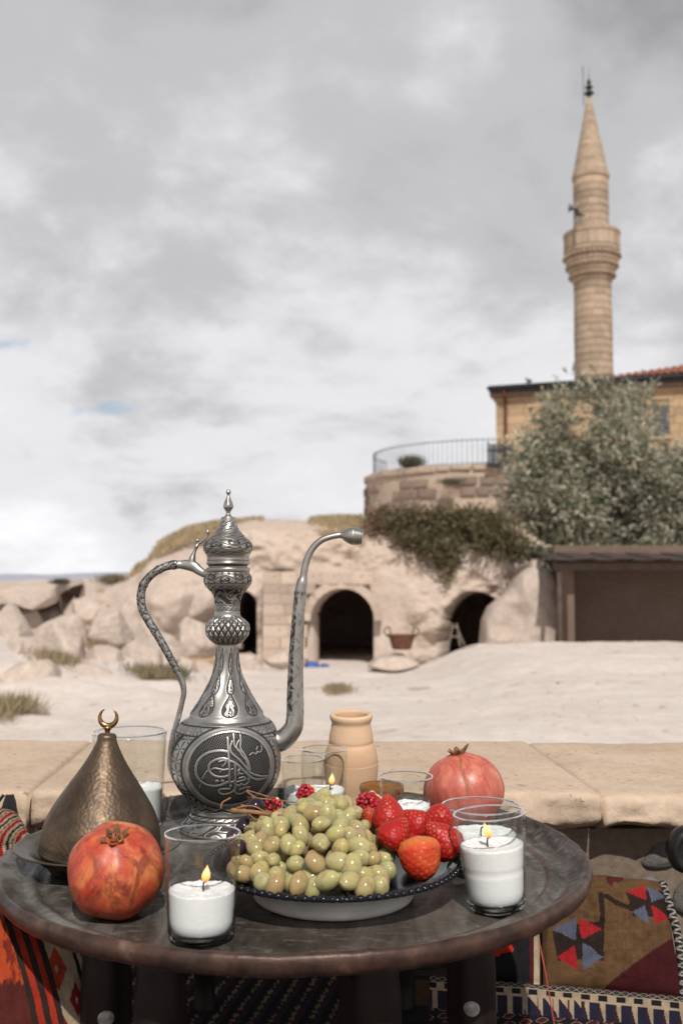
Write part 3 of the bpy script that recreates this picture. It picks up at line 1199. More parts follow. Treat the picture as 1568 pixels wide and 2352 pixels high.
# ---- mosque
def build_mosque():
    A, Bp = Vector((8.5, 54.2, 0)), Vector((22.0, 49.4, 0))
    t = thing('mosque', 'ochre stone mosque with red tiled roof and dark gutter', 'mosque', (A.x, A.y, 3.2))
    d = (Bp - A).normalized()
    nrm = Vector((d.y, -d.x, 0))
    if nrm.y > 0:
        nrm = -nrm
    L = (Bp - A).length
    z0, z1 = 3.2, at(1150, 914, 54.2).z
    M = Matrix(((d.x, -nrm.x, 0, A.x), (d.y, -nrm.y, 0, A.y), (0, 0, 1, 0), (0, 0, 0, 1)))
    def bx(name, x0, x1, y0, y1, za, zb_, m, bev=0.0, parent=t):
        me = box_mesh(name, x1 - x0, y1 - y0, zb_ - za, bev, m)
        me.transform(M @ Matrix.Translation(((x0 + x1) / 2, (y0 + y1) / 2, (za + zb_) / 2)))
        return link(name, me, parent, world_coords=True)
    m_core = stone_mat('mosque joint mortar', (0.34, 0.22, 0.125), (0.42, 0.285, 0.17), 0.8, 0.95, 0.2, 0.03)
    mg = simple('dark metal gutter', (0.035, 0.035, 0.04), 0.45, 0.4)
    ms = simple('brown timber soffit', (0.10, 0.06, 0.045), 0.8)
    mp = simple('dark red downpipe', (0.11, 0.02, 0.015), 0.5)
    # window position along the wall
    wx = None
    best = 1e9
    for k in range(2000):
        x = L * k / 2000
        q = A + d * x
        sx = 784 + q.x / q.y * FPX
        if abs(sx - 1523) < best:
            best, wx = abs(sx - 1523), x
    qy = (A + d * wx).y
    wz1, wz0 = at(1523, 931, qy).z, at(1523, 1003, qy).z
    ww = 0.42
    # core with a window recess: four pieces
    bx('wall_core', 0, wx - ww, 0.06, 9, z0, z1, m_core)
    bx('wall_core', wx + ww, L, 0.06, 9, z0, z1, m_core)
    bx('wall_core', wx - ww, wx + ww, 0.06, 9, z0, wz0, m_core)
    bx('wall_core', wx - ww, wx + ww, 0.06, 9, wz1, z1, m_core)
    g = random.Random(11)
    shapes = [box_mesh('stone_block', 1, 1, 1, 0.02, m_mosque, 0.006, s) for s in range(5)]
    z = z0
    ang = math.atan2(d.y, d.x)
    while z < z1 - 0.1:
        h = min(0.44, z1 - z)
        x = -g.uniform(0, 0.5)
        while x < L:
            w = g.uniform(0.6, 1.05)
            xa, xb = max(x, 0.0), min(x + w, L)
            segs = [(xa, xb)]
            if z + h > wz0 and z < wz1 and xb > wx - ww and xa < wx + ww:
                segs = [(xa, wx - ww), (wx + ww, xb)]
            for (p0, p1) in segs:
                if p1 - p0 > 0.08:
                    c = M @ Vector(((p0 + p1) / 2, 0.03 + g.uniform(-.008, .008), z + h / 2))
                    link('stone_block', shapes[g.randrange(5)], t, c - t.location, (0, 0, ang), (p1 - p0 - 0.015, 0.14, h - 0.015))
            x += w
        z += h
    # window: frame, dark pane, bars
    mgl = Mat('dark window glass', (0.02, 0.022, 0.025), 0.08, 0.0, 0.6).m
    w = bx('window', wx - ww, wx + ww, 0.34, 0.37, wz0, wz1, mgl)
    mf = simple('grey window paint', (0.30, 0.30, 0.30), 0.6)
    for (a_, b_, c_, e_) in ((-ww, -ww + .06, 0, 1), (ww - .06, ww, 0, 1), (-.025, .025, 0, 1)):
        bx('frame', wx + a_, wx + b_, 0.28, 0.338, wz0, wz1, mf, 0, w)
    for i in range(7):
        x = wx - ww + 0.07 + i * (2 * ww - 0.14) / 6
        bx('bar', x - .012, x + .012, 0.02, 0.045, wz0, wz1, mf, 0, w)
    for k in range(4):
        zz = wz0 + (wz1 - wz0) * (k + .5) / 4
        bx('bar', wx - ww, wx + ww, 0.046, 0.06, zz - .012, zz + .012, mf, 0, w)
    bx('sill', wx - ww - .12, wx + ww + .12, -0.14, 0.3, wz0 - .14, wz0 - 0.004, m_mosque, .01, w)
    # eave: soffit boards and gutter
    bx('soffit', -0.25, L, -0.42, 9, z1 + .005, z1 + .30, ms)
    bx('cornice', -0.1, L, -0.14, 9, z1 - .22, z1, m_mosque, .02)
    gz = z1 + .31
    gut = catmull([(-0.15, 0), (-0.15, -0.12), (0, -0.17), (0.15, -0.12), (0.15, 0.04)], 10)
    V = []
    for x in (-0.35, L):
        for (yy, zz) in gut:
            V.append(M @ Vector((x, -0.53 + yy, gz + .22 + zz)))
    link('gutter', mesh_from('gutter', [tuple(v) for v in V], grid_faces(2, len(gut)), True, None, None, mg), t, world_coords=True)
    bx('fascia', -0.3, L, -0.46, -0.425, gz - .05, gz + .30, mg)
    pts = [M @ Vector(q) for q in ((0.55, -0.5, gz + .05), (0.55, -0.42, gz - .3), (0.55, -0.10, gz - .55), (0.55, -0.10, z0))]
    link('downpipe', tube('downpipe', [tuple(v) for v in dense([tuple(v) for v in pts], 14)], 0.085, mp, 10), t, world_coords=True)
    # hipped tile roof, tile columns as pieces
    mt = simple('red clay tile', (0.24, 0.07, 0.035), 0.8, var=0.35, scale=3, bump=0.3, bdist=0.02)
    rz0 = gz + .28
    bx('roof_deck', 0.0, L, -0.35, 9, gz + 0.0, rz0 - 0.02, ms)
    run, rise = 5.0, 1.55
    n = 34
    for i in range(n):
        x = 0.2 + i * 0.38
        lim = min(1.0, (x - 5.6) / 6.0)
        if lim < 0.06:
            continue
        seg = 7
        th = np.linspace(0, PI, seg)
        V = []
        rows_ = 8
        for k in range(rows_ + 1):
            f = k / rows_ * lim
            bumpz = 0.03 * (k % 2)
            for a_ in th:
                V.append(M @ Vector((x + 0.18 * math.cos(a_), -0.40 + run * f, rz0 + rise * f + 0.12 * math.sin(a_) + bumpz)))
        link('tile', mesh_from('tile', [tuple(v) for v in V], grid_faces(rows_ + 1, seg), True, None, None, mt), t, world_coords=True)
    q = [M @ Vector(v) for v in ((5.6, -0.4, rz0), (L, -0.4, rz0), (L, -.4 + run, rz0 + rise), (11.7, -.4 + run, rz0 + rise), (5.6, 9, rz0))]
    link('roof_plane', mesh_from('roof_plane', [tuple(v) for v in q], [(0, 1, 2, 3), (0, 3, 4)], False, None, None, mt), t, world_coords=True)
    # small bird standing on the gutter
    bp = M @ Vector((1.95, -0.53, gz + .26))
    mb = simple('dark plumage', (0.05, 0.05, 0.055), 0.8)
    bird = thing('bird', 'small dark bird perched on the mosque gutter', 'bird', bp)
    link('body', blob('body', 0.20, 0.09, 0.10, 12, 14, 0, 1, 0, mb, lambda X, Y_, Z, P, T: 1 - 0.35 * np.clip(X, 0, 1)), bird, (0, 0, .15), (0, -.3, 0))
    link('head', blob('head', 0.065, 0.06, 0.065, 10, 12, 0, 1, 0, mb), bird, (-.17, 0, .27))
    link('leg', tube('leg', [(0, 0, .08), (0, 0, 0)], .012, mb, 5), bird)
    return gz


build_mosque()


# ---- minaret
def build_minaret():
    Y = 60.0
    ax = (at(1363, 860, Y).x + at(1352, 230, Y).x) / 2
    zb = 3.2
    t = thing('minaret', 'tall pale stone minaret with one balcony and conical cap', 'minaret', (ax, Y, zb))
    def zz(cy):
        return at(1357, 140.7 + .3438 * cy, Y).z
    s = Y / FPX * .3438
    def ring(name, r0, r1, z0, z1, m, seg=40, bev=0.03):
        prof = [(r0 - .10, z0), (r0 - bev, z0), (r0, z0 + bev), (r1, z1 - bev), (r1 - bev, z1), (r1 - .10, z1)]
        me = lathe(name, [(r, z - zb) for r, z in prof], seg, m, False)
        return link(name, me, t)
    # core
    core = [(130 * s - .07, zb), (124 * s - .07, zz(1480)), (118 * s - .07, zz(1130)), (114 * s - .07, zz(790))]
    link('core', lathe('core', [(r, z - zb) for r, z in core], 40, m_minaret_dark, True), t)
    def courses(za, zb_, ra, rb, h):
        n = max(1, round((zb_ - za) / h))
        for i in range(n):
            f0, f1 = i / n, (i + 1) / n
            dr = RNG.uniform(-.012, .012)
            ring('stone_course', ra + (rb - ra) * f0 + dr, ra + (rb - ra) * f1 + dr, za + (zb_ - za) * f0 + .008, za + (zb_ - za) * f1 - .008, m_minaret)
    courses(zb, zz(1490), 134 * s, 125 * s, 0.45)
    # corbelled underside of the balcony in stepped rings
    za, zc = zz(1490), zz(1300)
    n = 6
    for i in range(n):
        f0, f1 = i / n, (i + 1) / n
        r0 = (128 + 62 * f0 ** 0.85) * s
        r1 = (128 + 62 * f1 ** 0.85) * s
        ring('corbel_ring', r0, r1 - .02, za + (zc - za) * f0 + .01, za + (zc - za) * f1 - .01, m_minaret, 40, .04)
        if i in (1, 3, 5):                                   # toothed ornament
            tooth = box_mesh('dentil', .16, .12, (zc - za) / n * .55, .03, m_minaret)
            for k in range(36):
                a = 2 * PI * k / 36
                link('dentil', tooth, t, ((r1 + .0) * math.cos(a), (r1 + .0) * math.sin(a), za + (zc - za) * (f0 + f1) / 2 - zb), (0, 0, a + PI / 2))
    # balcony parapet: floor ring, posts, panels, top ring
    rp = 188 * s
    zf = zz(1300)
    zp = zz(1180)
    ring('balcony_floor', rp, rp, zf + .01, zf + .30, m_minaret, 40, .05)
    link('floor_slab', lathe('floor_slab', [(0.5, zf + .28 - zb), (rp - .05, zf + .28 - zb)], 40, m_minaret), t)
    npan = 20
    hgt = zp - zf - .30
    post = box_mesh('parapet_post', .30, .20, hgt - .04, .03, m_minaret)
    for k in range(npan):
        a = 2 * PI * (k + .5) / npan
        link('parapet_post', post, t, ((rp - .12) * math.cos(a), (rp - .12) * math.sin(a), zf + .30 + hgt / 2 - zb), (0, 0, a + PI / 2), (1.75, 1, 1))
    back = lathe('parapet_panel', [(rp - .20, zf + .29 - zb), (rp - .16, zf + .30 - zb), (rp - .16, zp - .02 - zb), (rp - .24, zp - .02 - zb)], 40, m_minaret_dark, False)
    link('parapet_panel', back, t)
    ring('parapet_rail', rp + .02, rp + .02, zp - .02, zp + .26, m_minaret, 40, .05)
    courses(zz(1290), zz(800), 121 * s, 117 * s, 0.45)
    ring('cap_moulding', 124 * s, 127 * s, zz(800), zz(765), m_minaret, 40, .06)
    # conical cap in courses
    z0, z1 = zz(765), zz(245)
    n = 22
    link('cap_core', lathe('cap_core', [(116 * s - .06, z0 - zb), (0.06, z1 - zb)], 32, m_minaret_dark), t)
    for i in range(n):
        f0, f1 = i / n, (i + 1) / n
        r0, r1 = (120 * s) * (1 - f0) + .13 * f0, (120 * s) * (1 - f1) + .13 * f1
        prof = [(max(r0 - .10, .01), z0 + (z1 - z0) * f0 + .008), (r0, z0 + (z1 - z0) * f0 + .008), (r1, z0 + (z1 - z0) * f1 - .006), (max(r1 - .10, .01), z0 + (z1 - z0) * f1 - .006)]
        link('cap_course', lathe('cap_course', [(r, z - zb) for r, z in prof], 40, m_minaret, False), t)
    # bronze finial with balls
    mf = simple('dark bronze finial', (0.045, 0.04, 0.035), 0.45, 0.6)
    za = z1 - zb - .1
    H = zz(100) - z1
    prof = catmull([(.10, za), (.12, za + .2), (.30, za + .28 * H), (.10, za + .42 * H), (.24, za + .56 * H), (.08, za + .68 * H), (.15, za + .80 * H), (.05, za + .92 * H), (.02, za + H * 1.1), (.005, za + H * 1.5)], 50)
    link('finial', lathe('finial', prof, 20, mf), t)
    link('antenna', tube('antenna', [(-.34, 0, za - .4), (-.36, 0, za + 1.55 * H)], .022, mf, 6), t)
    # loudspeaker horns and their poles on the balcony
    mh = simple('grey horn paint', (0.10, 0.10, 0.10), 0.5)
    hz = zz(1065)
    for (cx_, dz, rot) in ((222, .3, -1.9), (262, -.1, -1.2)):
        hx = (cx_ - 370) * s
        h = lathe('loudspeaker', catmull([(.05, -.28), (.07, -.1), (.12, .1), (.26, .30), (.27, .31), (.10, .12), (.03, .0)], 22), 18, mh)
        link('loudspeaker', h, t, (hx, -1.3, hz + dz - zb), (R(80), 0, rot))
        link('pole', tube('pole', [(hx, -1.25, zf + .3 - zb), (hx, -1.25, hz + dz - zb)], .035, mh, 6), t)


build_minaret()


# ---- foliage
def leaves_mesh(name, pts, dirs, length, width, mat, colors, seed=0):
    """many small folded leaf blades: 4 points, 2 triangles each"""
    g = np.random.default_rng(seed)
    n = len(pts)
    dirs = dirs / (np.linalg.norm(dirs, axis=1)[:, None] + 1e-9)
    rnd = g.normal(size=(n, 3))
    side = np.cross(dirs, rnd)
    side /= np.linalg.norm(side, axis=1)[:, None] + 1e-9
    ln = (length * g.uniform(0.6, 1.3, n))[:, None]
    wd = (width * g.uniform(0.7, 1.3, n))[:, None]
    p0 = pts
    p1 = pts + dirs * ln * .5 + side * wd * .5
    p2 = pts + dirs * ln
    p3 = pts + dirs * ln * .5 - side * wd * .5
    V = np.stack([p0, p1, p2, p3], 1).reshape(-1, 3)
    F = np.arange(n * 4).reshape(n, 4)
    return mesh_from(name, V, F, False, None, np.repeat(colors, 4, 0), mat)


def leaf_mat(name, rough=0.6, trans=0.25):
    M = Mat(name, (0.1, 0.12, 0.06), rough, spec=0.3)
    c = M.attr('col', 'Color')
    M.set('Base Color', c)
    tr = M.node('ShaderNodeBsdfTranslucent')
    M.link(c, tr.inputs['Color'])
    mx = M.node('ShaderNodeMixShader')
    mx.inputs[0].default_value = trans
    M.link(M.b.outputs[0], mx.inputs[1])
    M.link(tr.outputs[0], mx.inputs[2])
    M.link(mx.outputs[0], M.out.inputs['Surface'])
    return M.m


m_leaf = leaf_mat('foliage')
m_bark = simple('grey bark', (0.12, 0.095, 0.075), 0.9, var=0.4, scale=9, bump=0.8, bdist=0.02)


def lobe_leaves(lobes, per_m3, g, droop, out_bias=1.0, spray=9, spread=0.20):
    """sprays of leaves through ellipsoid lobes, denser toward their skins"""
    P, D, C = [], [], []
    for (c, r, shade) in lobes:
        c, r = np.array(c), np.array(r)
        n = int(per_m3 * r[0] * r[1] * r[2] * 4.19 / spray) + 4
        d = g.normal(size=(n, 3))
        d /= np.linalg.norm(d, axis=1)[:, None]
        rad = g.uniform(0.25, 1, n) ** 0.45
        rad *= 1 + 0.38 * fbm(d[:, 0] * 2 + c[0], d[:, 1] * 2, d[:, 2] * 2 + c[2], 3, 5)
        q = c + d * rad[:, None] * r
        ax = d * out_bias + np.array([0, 0, -droop]) + g.normal(scale=.35, size=(n, 3))
        ax /= np.linalg.norm(ax, axis=1)[:, None]
        tint = g.uniform(0.75, 1.25, n) * shade
        for k in range(spray):
            f = g.uniform(-1, 1, n)[:, None]
            P.append(q + ax * f * spread * 1.6 + g.normal(scale=spread * .35, size=(n, 3)))
            D.append(ax + g.normal(scale=.55, size=(n, 3)))
            C.append(tint * g.uniform(.8, 1.2, n))
    return np.concatenate(P), np.concatenate(D), np.concatenate(C)


def build_tree():
    g = np.random.default_rng(21)
    Y = 31.3
    base = at(1380, 1330, Y)
    t = thing('oleaster_tree', 'big grey-green silvery tree spreading in front of the mosque', 'tree', (base.x, Y, 1.0))
    L = [(1280, 945, 34, 62), (1268, 1010, 50, 66), (1225, 1060, 55, 60), (1385, 925, 42, 55), (1455, 945, 50, 62), (1425, 1010, 60, 60),
         (1350, 1050, 55, 50), (1300, 1090, 75, 60), (1440, 1085, 75, 62), (1532, 1080, 46, 60), (1605, 1085, 60, 70), (1220, 1140, 60, 62),
         (1320, 1165, 75, 60), (1420, 1180, 70, 62), (1510, 1160, 72, 70), (1610, 1130, 80, 90), (1200, 1215, 58, 50), (1290, 1240, 66, 48),
         (1375, 1250, 66, 42), (1470, 1235, 70, 45), (1560, 1230, 70, 50), (1660, 1220, 80, 80), (1240, 1268, 40, 22), (1330, 905, 22, 34), (1330, 1278, 55, 22), (1440, 1276, 60, 22), (1535, 1274, 55, 24)]
    lobes = []
    s = Y / FPX
    for (x, y, rx, ry) in L:
        dy = g.uniform(-1.3, .6)
        c = at(x, y, Y + dy)
        lobes.append(((c.x, Y + dy, c.z), (rx * s, min(rx, ry) * s * .95, ry * s), g.uniform(.8, 1.2)))
    P, D, C = lobe_leaves(lobes, 640, g, .2, .9, 10, .27)
    col = np.array([0.37, 0.355, 0.265])[None] * C[:, None]
    col[:, 1] *= g.uniform(.93, 1.05, len(C))
    dark = g.random(len(C)) < .25
    col[dark] *= np.array([.50, .62, .55])
    link('crown', leaves_mesh('crown', P - np.array(t.location), D, .24, .075, m_leaf, col, 3), t)
    pts = catmull([(0, 0, -1.5), (.1, 0, .2), (-.15, -.1, 1.4), (.1, .1, 2.6)], 20)
    link('trunk', tube('trunk', pts, np.linspace(.26, .16, 20), m_bark, 12), t)
    for (c, r, _) in lobes[::2]:
        e = Vector(c) - t.location
        m0 = Vector((0, 0, 1.0 + .15 * e.z))
        pp = catmull([tuple(m0), tuple((m0 + e) / 2 + Vector((0, 0, .3))), tuple(e)], 14)
        link('limb', tube('limb', pp, np.linspace(.10, .02, 14), m_bark, 8), t)


build_tree()


def build_shrub():
    g = np.random.default_rng(33)
    Y = 31.2
    groups = [
        ('brown-green shrub mass hanging over the cave front', [(885, 1205, 38, 28), (930, 1215, 48, 34), (985, 1210, 55, 34), (1040, 1215, 60, 38), (1095, 1205, 52, 34), (1000, 1255, 50, 30),
            (1030, 1278, 26, 26), (1030, 1312, 9, 20), (940, 1250, 36, 18), (1140, 1225, 45, 38), (1120, 1250, 30, 16), (1175, 1250, 30, 26)], (0.155, 0.135, 0.072), 2600, (0, -1.6)),
        ('russet dry bush at the corner of the terrace wall', [(868, 1200, 22, 22), (855, 1222, 20, 14), (890, 1185, 20, 14)], (0.20, 0.12, 0.07), 2600, (-.4, -1.2)),
        ('low green bush tucked beside the shed roof', [(1265, 1275, 32, 22), (1225, 1268, 28, 20), (1310, 1280, 22, 14)], (0.085, 0.10, 0.045), 1600, (0, -3.4)),
    ]
    for lab, L, colr, den, (dx, dY) in groups:
        Yg = Y + dY * .5
        b = at(L[0][0], L[0][1] + 30, Yg)
        t = thing('shrub', lab, 'shrub', b)
        s = Yg / FPX
        lobes = []
        for (x, y, rx, ry) in L:
            c = on_hill(x, y, Yg)
            c = at(x, y, min(c.y, 33.0) - .22 + g.uniform(-.05, .1))
            lobes.append((tuple(c), (rx * s * 1.12, max(.4, rx * s * .7), ry * s * 1.15), g.uniform(.8, 1.2)))
        P, D, C = lobe_leaves(lobes, den, g, .1, .8, 7, .14)
        col = np.array(colr)[None] * C[:, None]
        red = g.random(len(C)) < .14
        col[red] *= np.array([1.2, .8, .8])
        link('foliage', leaves_mesh('foliage', P - np.array(b), D, .13, .06, m_leaf, col, 4), t)
        for (c, r, _) in lobes[::3]:
            e = Vector(c) - b
            link('stem', tube('stem', catmull([(e.x * .8, .3, e.z - r[2]), tuple(e * .9), tuple(e)], 8), np.linspace(.03, .01, 8), m_bark, 6), t)


build_shrub()


def build_weeds():
    """dry grass: the mass along the hill top, and single tufts lower down"""
    g = np.random.default_rng(44)
    # hill-top mass
    n = 26000
    x = g.uniform(-6.5, 6.5, n)
    pick = fbm(x * .8, g.uniform(0, .2, n), 0, 3, 2)
    keep = pick > -.25
    x = x[keep]
    n = len(x)
    sx = 784 + x / 31.0 * FPX
    sy = np.interp(sx, [p[0] for p in SIL], [p[1] for p in SIL])
    zs = CAM_Z + 31.0 * np.tan(PITCH - np.arctan((sy - 1176) / FPX))
    u = g.uniform(0, 1, n) ** 1.4
    y = 31.4 - 1.9 * u
    z = zs - .05 - .55 * u ** 2
    D = np.stack([g.normal(scale=.35, size=n), g.normal(scale=.35, size=n), np.ones(n)], -1)
    col = np.array([.50, .395, .245])[None] * g.uniform(.7, 1.25, n)[:, None]
    gr = g.random(n) < .08 + .25 * (x > 1.2)
    col[gr] *= np.array([.5, .6, .5])
    me = leaves_mesh('dry_grass', np.stack([x, y, z], -1), D, .22, .03, m_leaf, col, 9)
    tag(link('dry_grass', me), 'dry straw grass growing along the crest of the hill', 'grass', kind='stuff')
    tufts = [(355, 1578, 62, 16.5, .32, (.27, .22, .13), 'wide low clump of dry weeds on the sand left of the ewer'),
             (400, 1562, 26, 17.0, .30, (.15, .16, .085), 'greener weed tuft beside the dry clump near the ewer handle'),
             (28, 1650, 46, 10.2, .34, (.34, .275, .17), 'straw-coloured grass clump at the picture edge above the ledge'),
             (775, 1588, 34, 15.5, .14, (.34, .27, .17), 'sparse dry weeds on the sand below the middle arch'),
             (330, 1488, 42, 22.5, .42, (.30, .235, .14), 'dry bush among the boulders'),
             (235, 1482, 26, 21.0, .34, (.34, .26, .16), 'small straw tuft between two boulders'),
             (130, 1555, 56, 16.5, .26, (.36, .285, .18), 'thin line of straw below the peaked boulder'),
             (262, 1328, 34, 30.0, .40, (.18, .15, .085), 'dark scrub on the shoulder of the hill'),
             (140, 1330, 14, 27.2, .22, (.09, .08, .05), 'tiny scrub tuft on top of the cube-shaped rock'),
             (945, 1062, 26, 44.0, .75, (.10, .095, .06), 'bare twiggy weed behind the picket railing'),
             (1035, 1100, 30, 42.0, .35, (.10, .095, .06), 'low weeds growing on the terrace wall top')]
    for (x_, y_, w, Y, h, c, lab) in tufts:
        b = at(x_, y_ + 12, Y)
        if Y < 23:
            zg = float(ground_z(b.x, Y))
            if abs(zg - b.z) < 1.2:
                b.z = zg
        h *= .7
        n = max(900, int(w * 20))
        s = Y / FPX
        px_ = g.normal(scale=w * s * .45, size=n)
        py_ = g.normal(scale=.3, size=n)
        pz_ = np.zeros(n)
        if Y < 23:
            pz_ = ground_z(b.x + px_, Y + py_) - b.z
        D = np.stack([g.normal(scale=.45, size=n), g.normal(scale=.45, size=n), np.ones(n)], -1)
        col = np.array(c)[None] * g.uniform(.6, 1.3, n)[:, None]
        me = leaves_mesh('grass_tuft', np.stack([px_, py_, pz_], -1), D, h, max(.012, h * .05), m_leaf, col, int(w))
        tag(link('grass_tuft', me, loc=b), lab, 'grass tuft', 'weed tufts on the slope')


build_weeds()

def build_pebbles():
    g = np.random.default_rng(77)
    V, F = [], []
    base = rock_mesh('pebble_shape', 1, 1, .6, 5, None, 8, .1, 7, 9)
    bv = np.array([v.co[:] for v in base.vertices])
    bf = np.array([tuple(p.vertices) for p in base.polygons if len(p.vertices) == 4])
    bpy.data.meshes.remove(base)
    n = 1500
    for i in range(n):
        y = g.uniform(8, 26)
        x = g.uniform(-.36, .36) * y
        if fbm(x * .5, y * .5, 0, 3, 61) < .02:
            continue
        s = .012 + .05 * g.random() ** 5
        a = g.uniform(0, 6.28)
        rot = np.array([[math.cos(a), -math.sin(a), 0], [math.sin(a), math.cos(a), 0], [0, 0, 1]])
        k = len(V) * len(bv)
        V.append(bv @ rot.T * s * np.array([1, g.uniform(.6, 1), g.uniform(.6, 1)]) + np.array([x, y, float(ground_z(x, y)) + s * .2]))
        F.append(bf + k)
    me = mesh_from('gravel', np.concatenate(V), np.concatenate(F), True, None, None, m_boulder)
    tag(link('gravel', me), 'small stones scattered over the pale sandy ground', 'gravel', kind='stuff')


build_pebbles()

# ================================================================== LEDGE AND SEATING
LY0, LY1, LZ = 1.77, 2.34, 0.497


def slab_mesh(name, x0, x1, y0, y1, z0, z1, seed, skew=(0, 0)):
    """one weathered coping slab: worn edges, uneven front"""
    nx = max(8, int((x1 - x0) / 0.012))
    # profile around the slab (y, z), front bottom -> front top -> back top -> back bottom
    prof = [(y0 + .03, z0)] + [(y0, z0 + .012)] + [(y0 - .002, z0 + (z1 - z0) * f) for f in (.2, .35, .5, .65, .8)] + [(y0 + .001, z1 - .004), (y0 + .006, z1 - .0005)] \
        + [(y0 + .014 + (y1 - y0 - .03) * f, z1) for f in np.linspace(.03, 1, 30)] + [(y1, z1 - .01), (y1, z0), (y1 - .05, z0)]
    prof = np.array(prof)
    xs = np.linspace(0, 1, nx)
    X = np.repeat(xs[:, None], len(prof), 1)
    Yv = np.repeat(prof[None, :, 0], nx, 0)
    Zv = np.repeat(prof[None, :, 1], nx, 0)
    f = (Yv - y0) / (y1 - y0)
    X = x0 + (x1 - x0) * X + np.where(X < .5, skew[0], skew[1]) * f * (np.abs(X - .5) * 2)
    front = np.exp(-((Yv - y0) / .03) ** 2)
    Yv = Yv + front * (.016 * fbm(X * 12, Zv * 16, seed, 4, seed) + .011 * fbm(X * 55, Zv * 55, seed, 4, seed + 2))
    Zv = Zv + (.0035 * fbm(X * 6, Yv * 6, seed, 4, seed + 4) + .0015 * fbm(X * 40, Yv * 40, 0, 3, seed + 5)) + np.where(Zv < z0 + .02, .010 * fbm(X * 18, Yv * 5, seed, 3, seed + 7), 0)
    e = np.minimum(X - X.min(0, keepdims=True), X.max(0, keepdims=True) - X)
    Zv = Zv - .003 * np.exp(-e / .004) * (Zv > z0 + .03)
    V = np.stack([X, Yv, Zv], -1)
    nv = len(prof)
    F = [tuple(q) for q in grid_faces(nx, nv)]
    F.append(tuple(range(nv)))
    F.append(tuple(range((nx - 1) * nv, nx * nv))[::-1])
    F += [(i * nv + nv - 1, i * nv, (i + 1) * nv, (i + 1) * nv + nv - 1) for i in range(nx - 1)]
    return fix_normals(mesh_from(name, V, F, True, None, None, m_slab))


def build_parapet():
    t = thing('parapet', 'low terrace wall of rubble with pale pitted sandstone coping behind the table', 'wall', (0, 1.9, 0))
    joints = [-1.62, -.548, .02 + .0, .452, 1.45]
    edges = [-1.62, -.548, .456, 1.5]
    zt = [LZ + .001, LZ, LZ - .006]
    for i in range(3):
        me = slab_mesh('coping_slab', edges[i] + .0025, edges[i + 1] - .0025, LY0, LY1, LZ - .068, zt[i], 40 + i, (-.03, -.03))
        link('coping_slab', me, t, world_coords=True)
    core = box_mesh('mortar_core', 3.1, .46, LZ - .08, .0, m_mortar)
    core.transform(Matrix.Translation((-.05, 2.07, (LZ - .08) / 2)))
    link('mortar_core', core, t, world_coords=True)
    g = random.Random(9)
    shapes = [rock_mesh('rubble_stone', .55, .35, .52, 700 + s, m_rubble, 6, .12, 12, 16) for s in range(5)]
    z = .03
    while z < LZ - .12:
        h = g.uniform(.055, .095)
        x = -1.5
        while x < 1.45:
            w = g.uniform(.07, .17)
            if g.random() < .62:
                link('rubble_stone', shapes[g.randrange(5)], t, (x + w / 2, 1.84 - 1.9 + .005, z + h / 2), (0, g.uniform(-.2, .2), g.uniform(-.1, .1)), (w * .9, .06, h * .88))
            x += w
        z += h


build_parapet()


# ---- kilim covers, coloured point by point like the weave
def cloth_mat(name, su=260, sv=260, rough=0.95):
    M = Mat(name, (0.2, 0.1, 0.05), rough, spec=0.15)
    c = M.attr('col', 'Color')
    uv = M.node('ShaderNodeCombineXYZ')
    M.link(M.attr('wu'), uv.inputs[0])
    M.link(M.attr('wv'), uv.inputs[1])
    w1 = M.wave(su / 6.28 * 1.0, .6, 2, uv.outputs[0], 'Y')
    w2 = M.wave(sv / 6.28 * 0.55, .8, 2, uv.outputs[0], 'X')
    n = M.noise(55, 4, .6, 0, uv.outputs[0])
    h = M.math('ADD', M.math('MULTIPLY', w1, .7), M.math('MULTIPLY', w2, .35))
    v = M.ramp(M.math('ADD', M.math('MULTIPLY', h, .5), M.math('MULTIPLY', n, .6)), [(.2, .62), (.8, 1.2)])
    M.set('Base Color', M.mix(1.0, c, v, 'MULTIPLY'))
    M.bump(M.math('ADD', h, n), .6, .0025)
    return M.m


m_kilim = cloth_mat('kilim weave')

TAN, DKBR, RED, BLUE, MAROON, CREAM, BLACK, NAVY, ORANGE = [np.array(c) for c in (  # TAN is darkened: shade on the right cushion put into its colour
    (.135, .073, .034), (.028, .017, .014), (.36, .018, .022), (.105, .11, .16), (.06, .010, .012), (.50, .385, .26),
    (.014, .013, .015), (.022, .020, .045), (.46, .07, .022))]


def inpoly(px, py, poly):
    c = np.zeros(px.shape, bool)
    n = len(poly)
    for i in range(n):
        x0, y0 = poly[i]
        x1, y1 = poly[(i + 1) % n]
        if y0 == y1:
            continue
        c ^= ((y0 > py) != (y1 > py)) & (px < (x1 - x0) * (py - y0) / (y1 - y0) + x0)
    return c


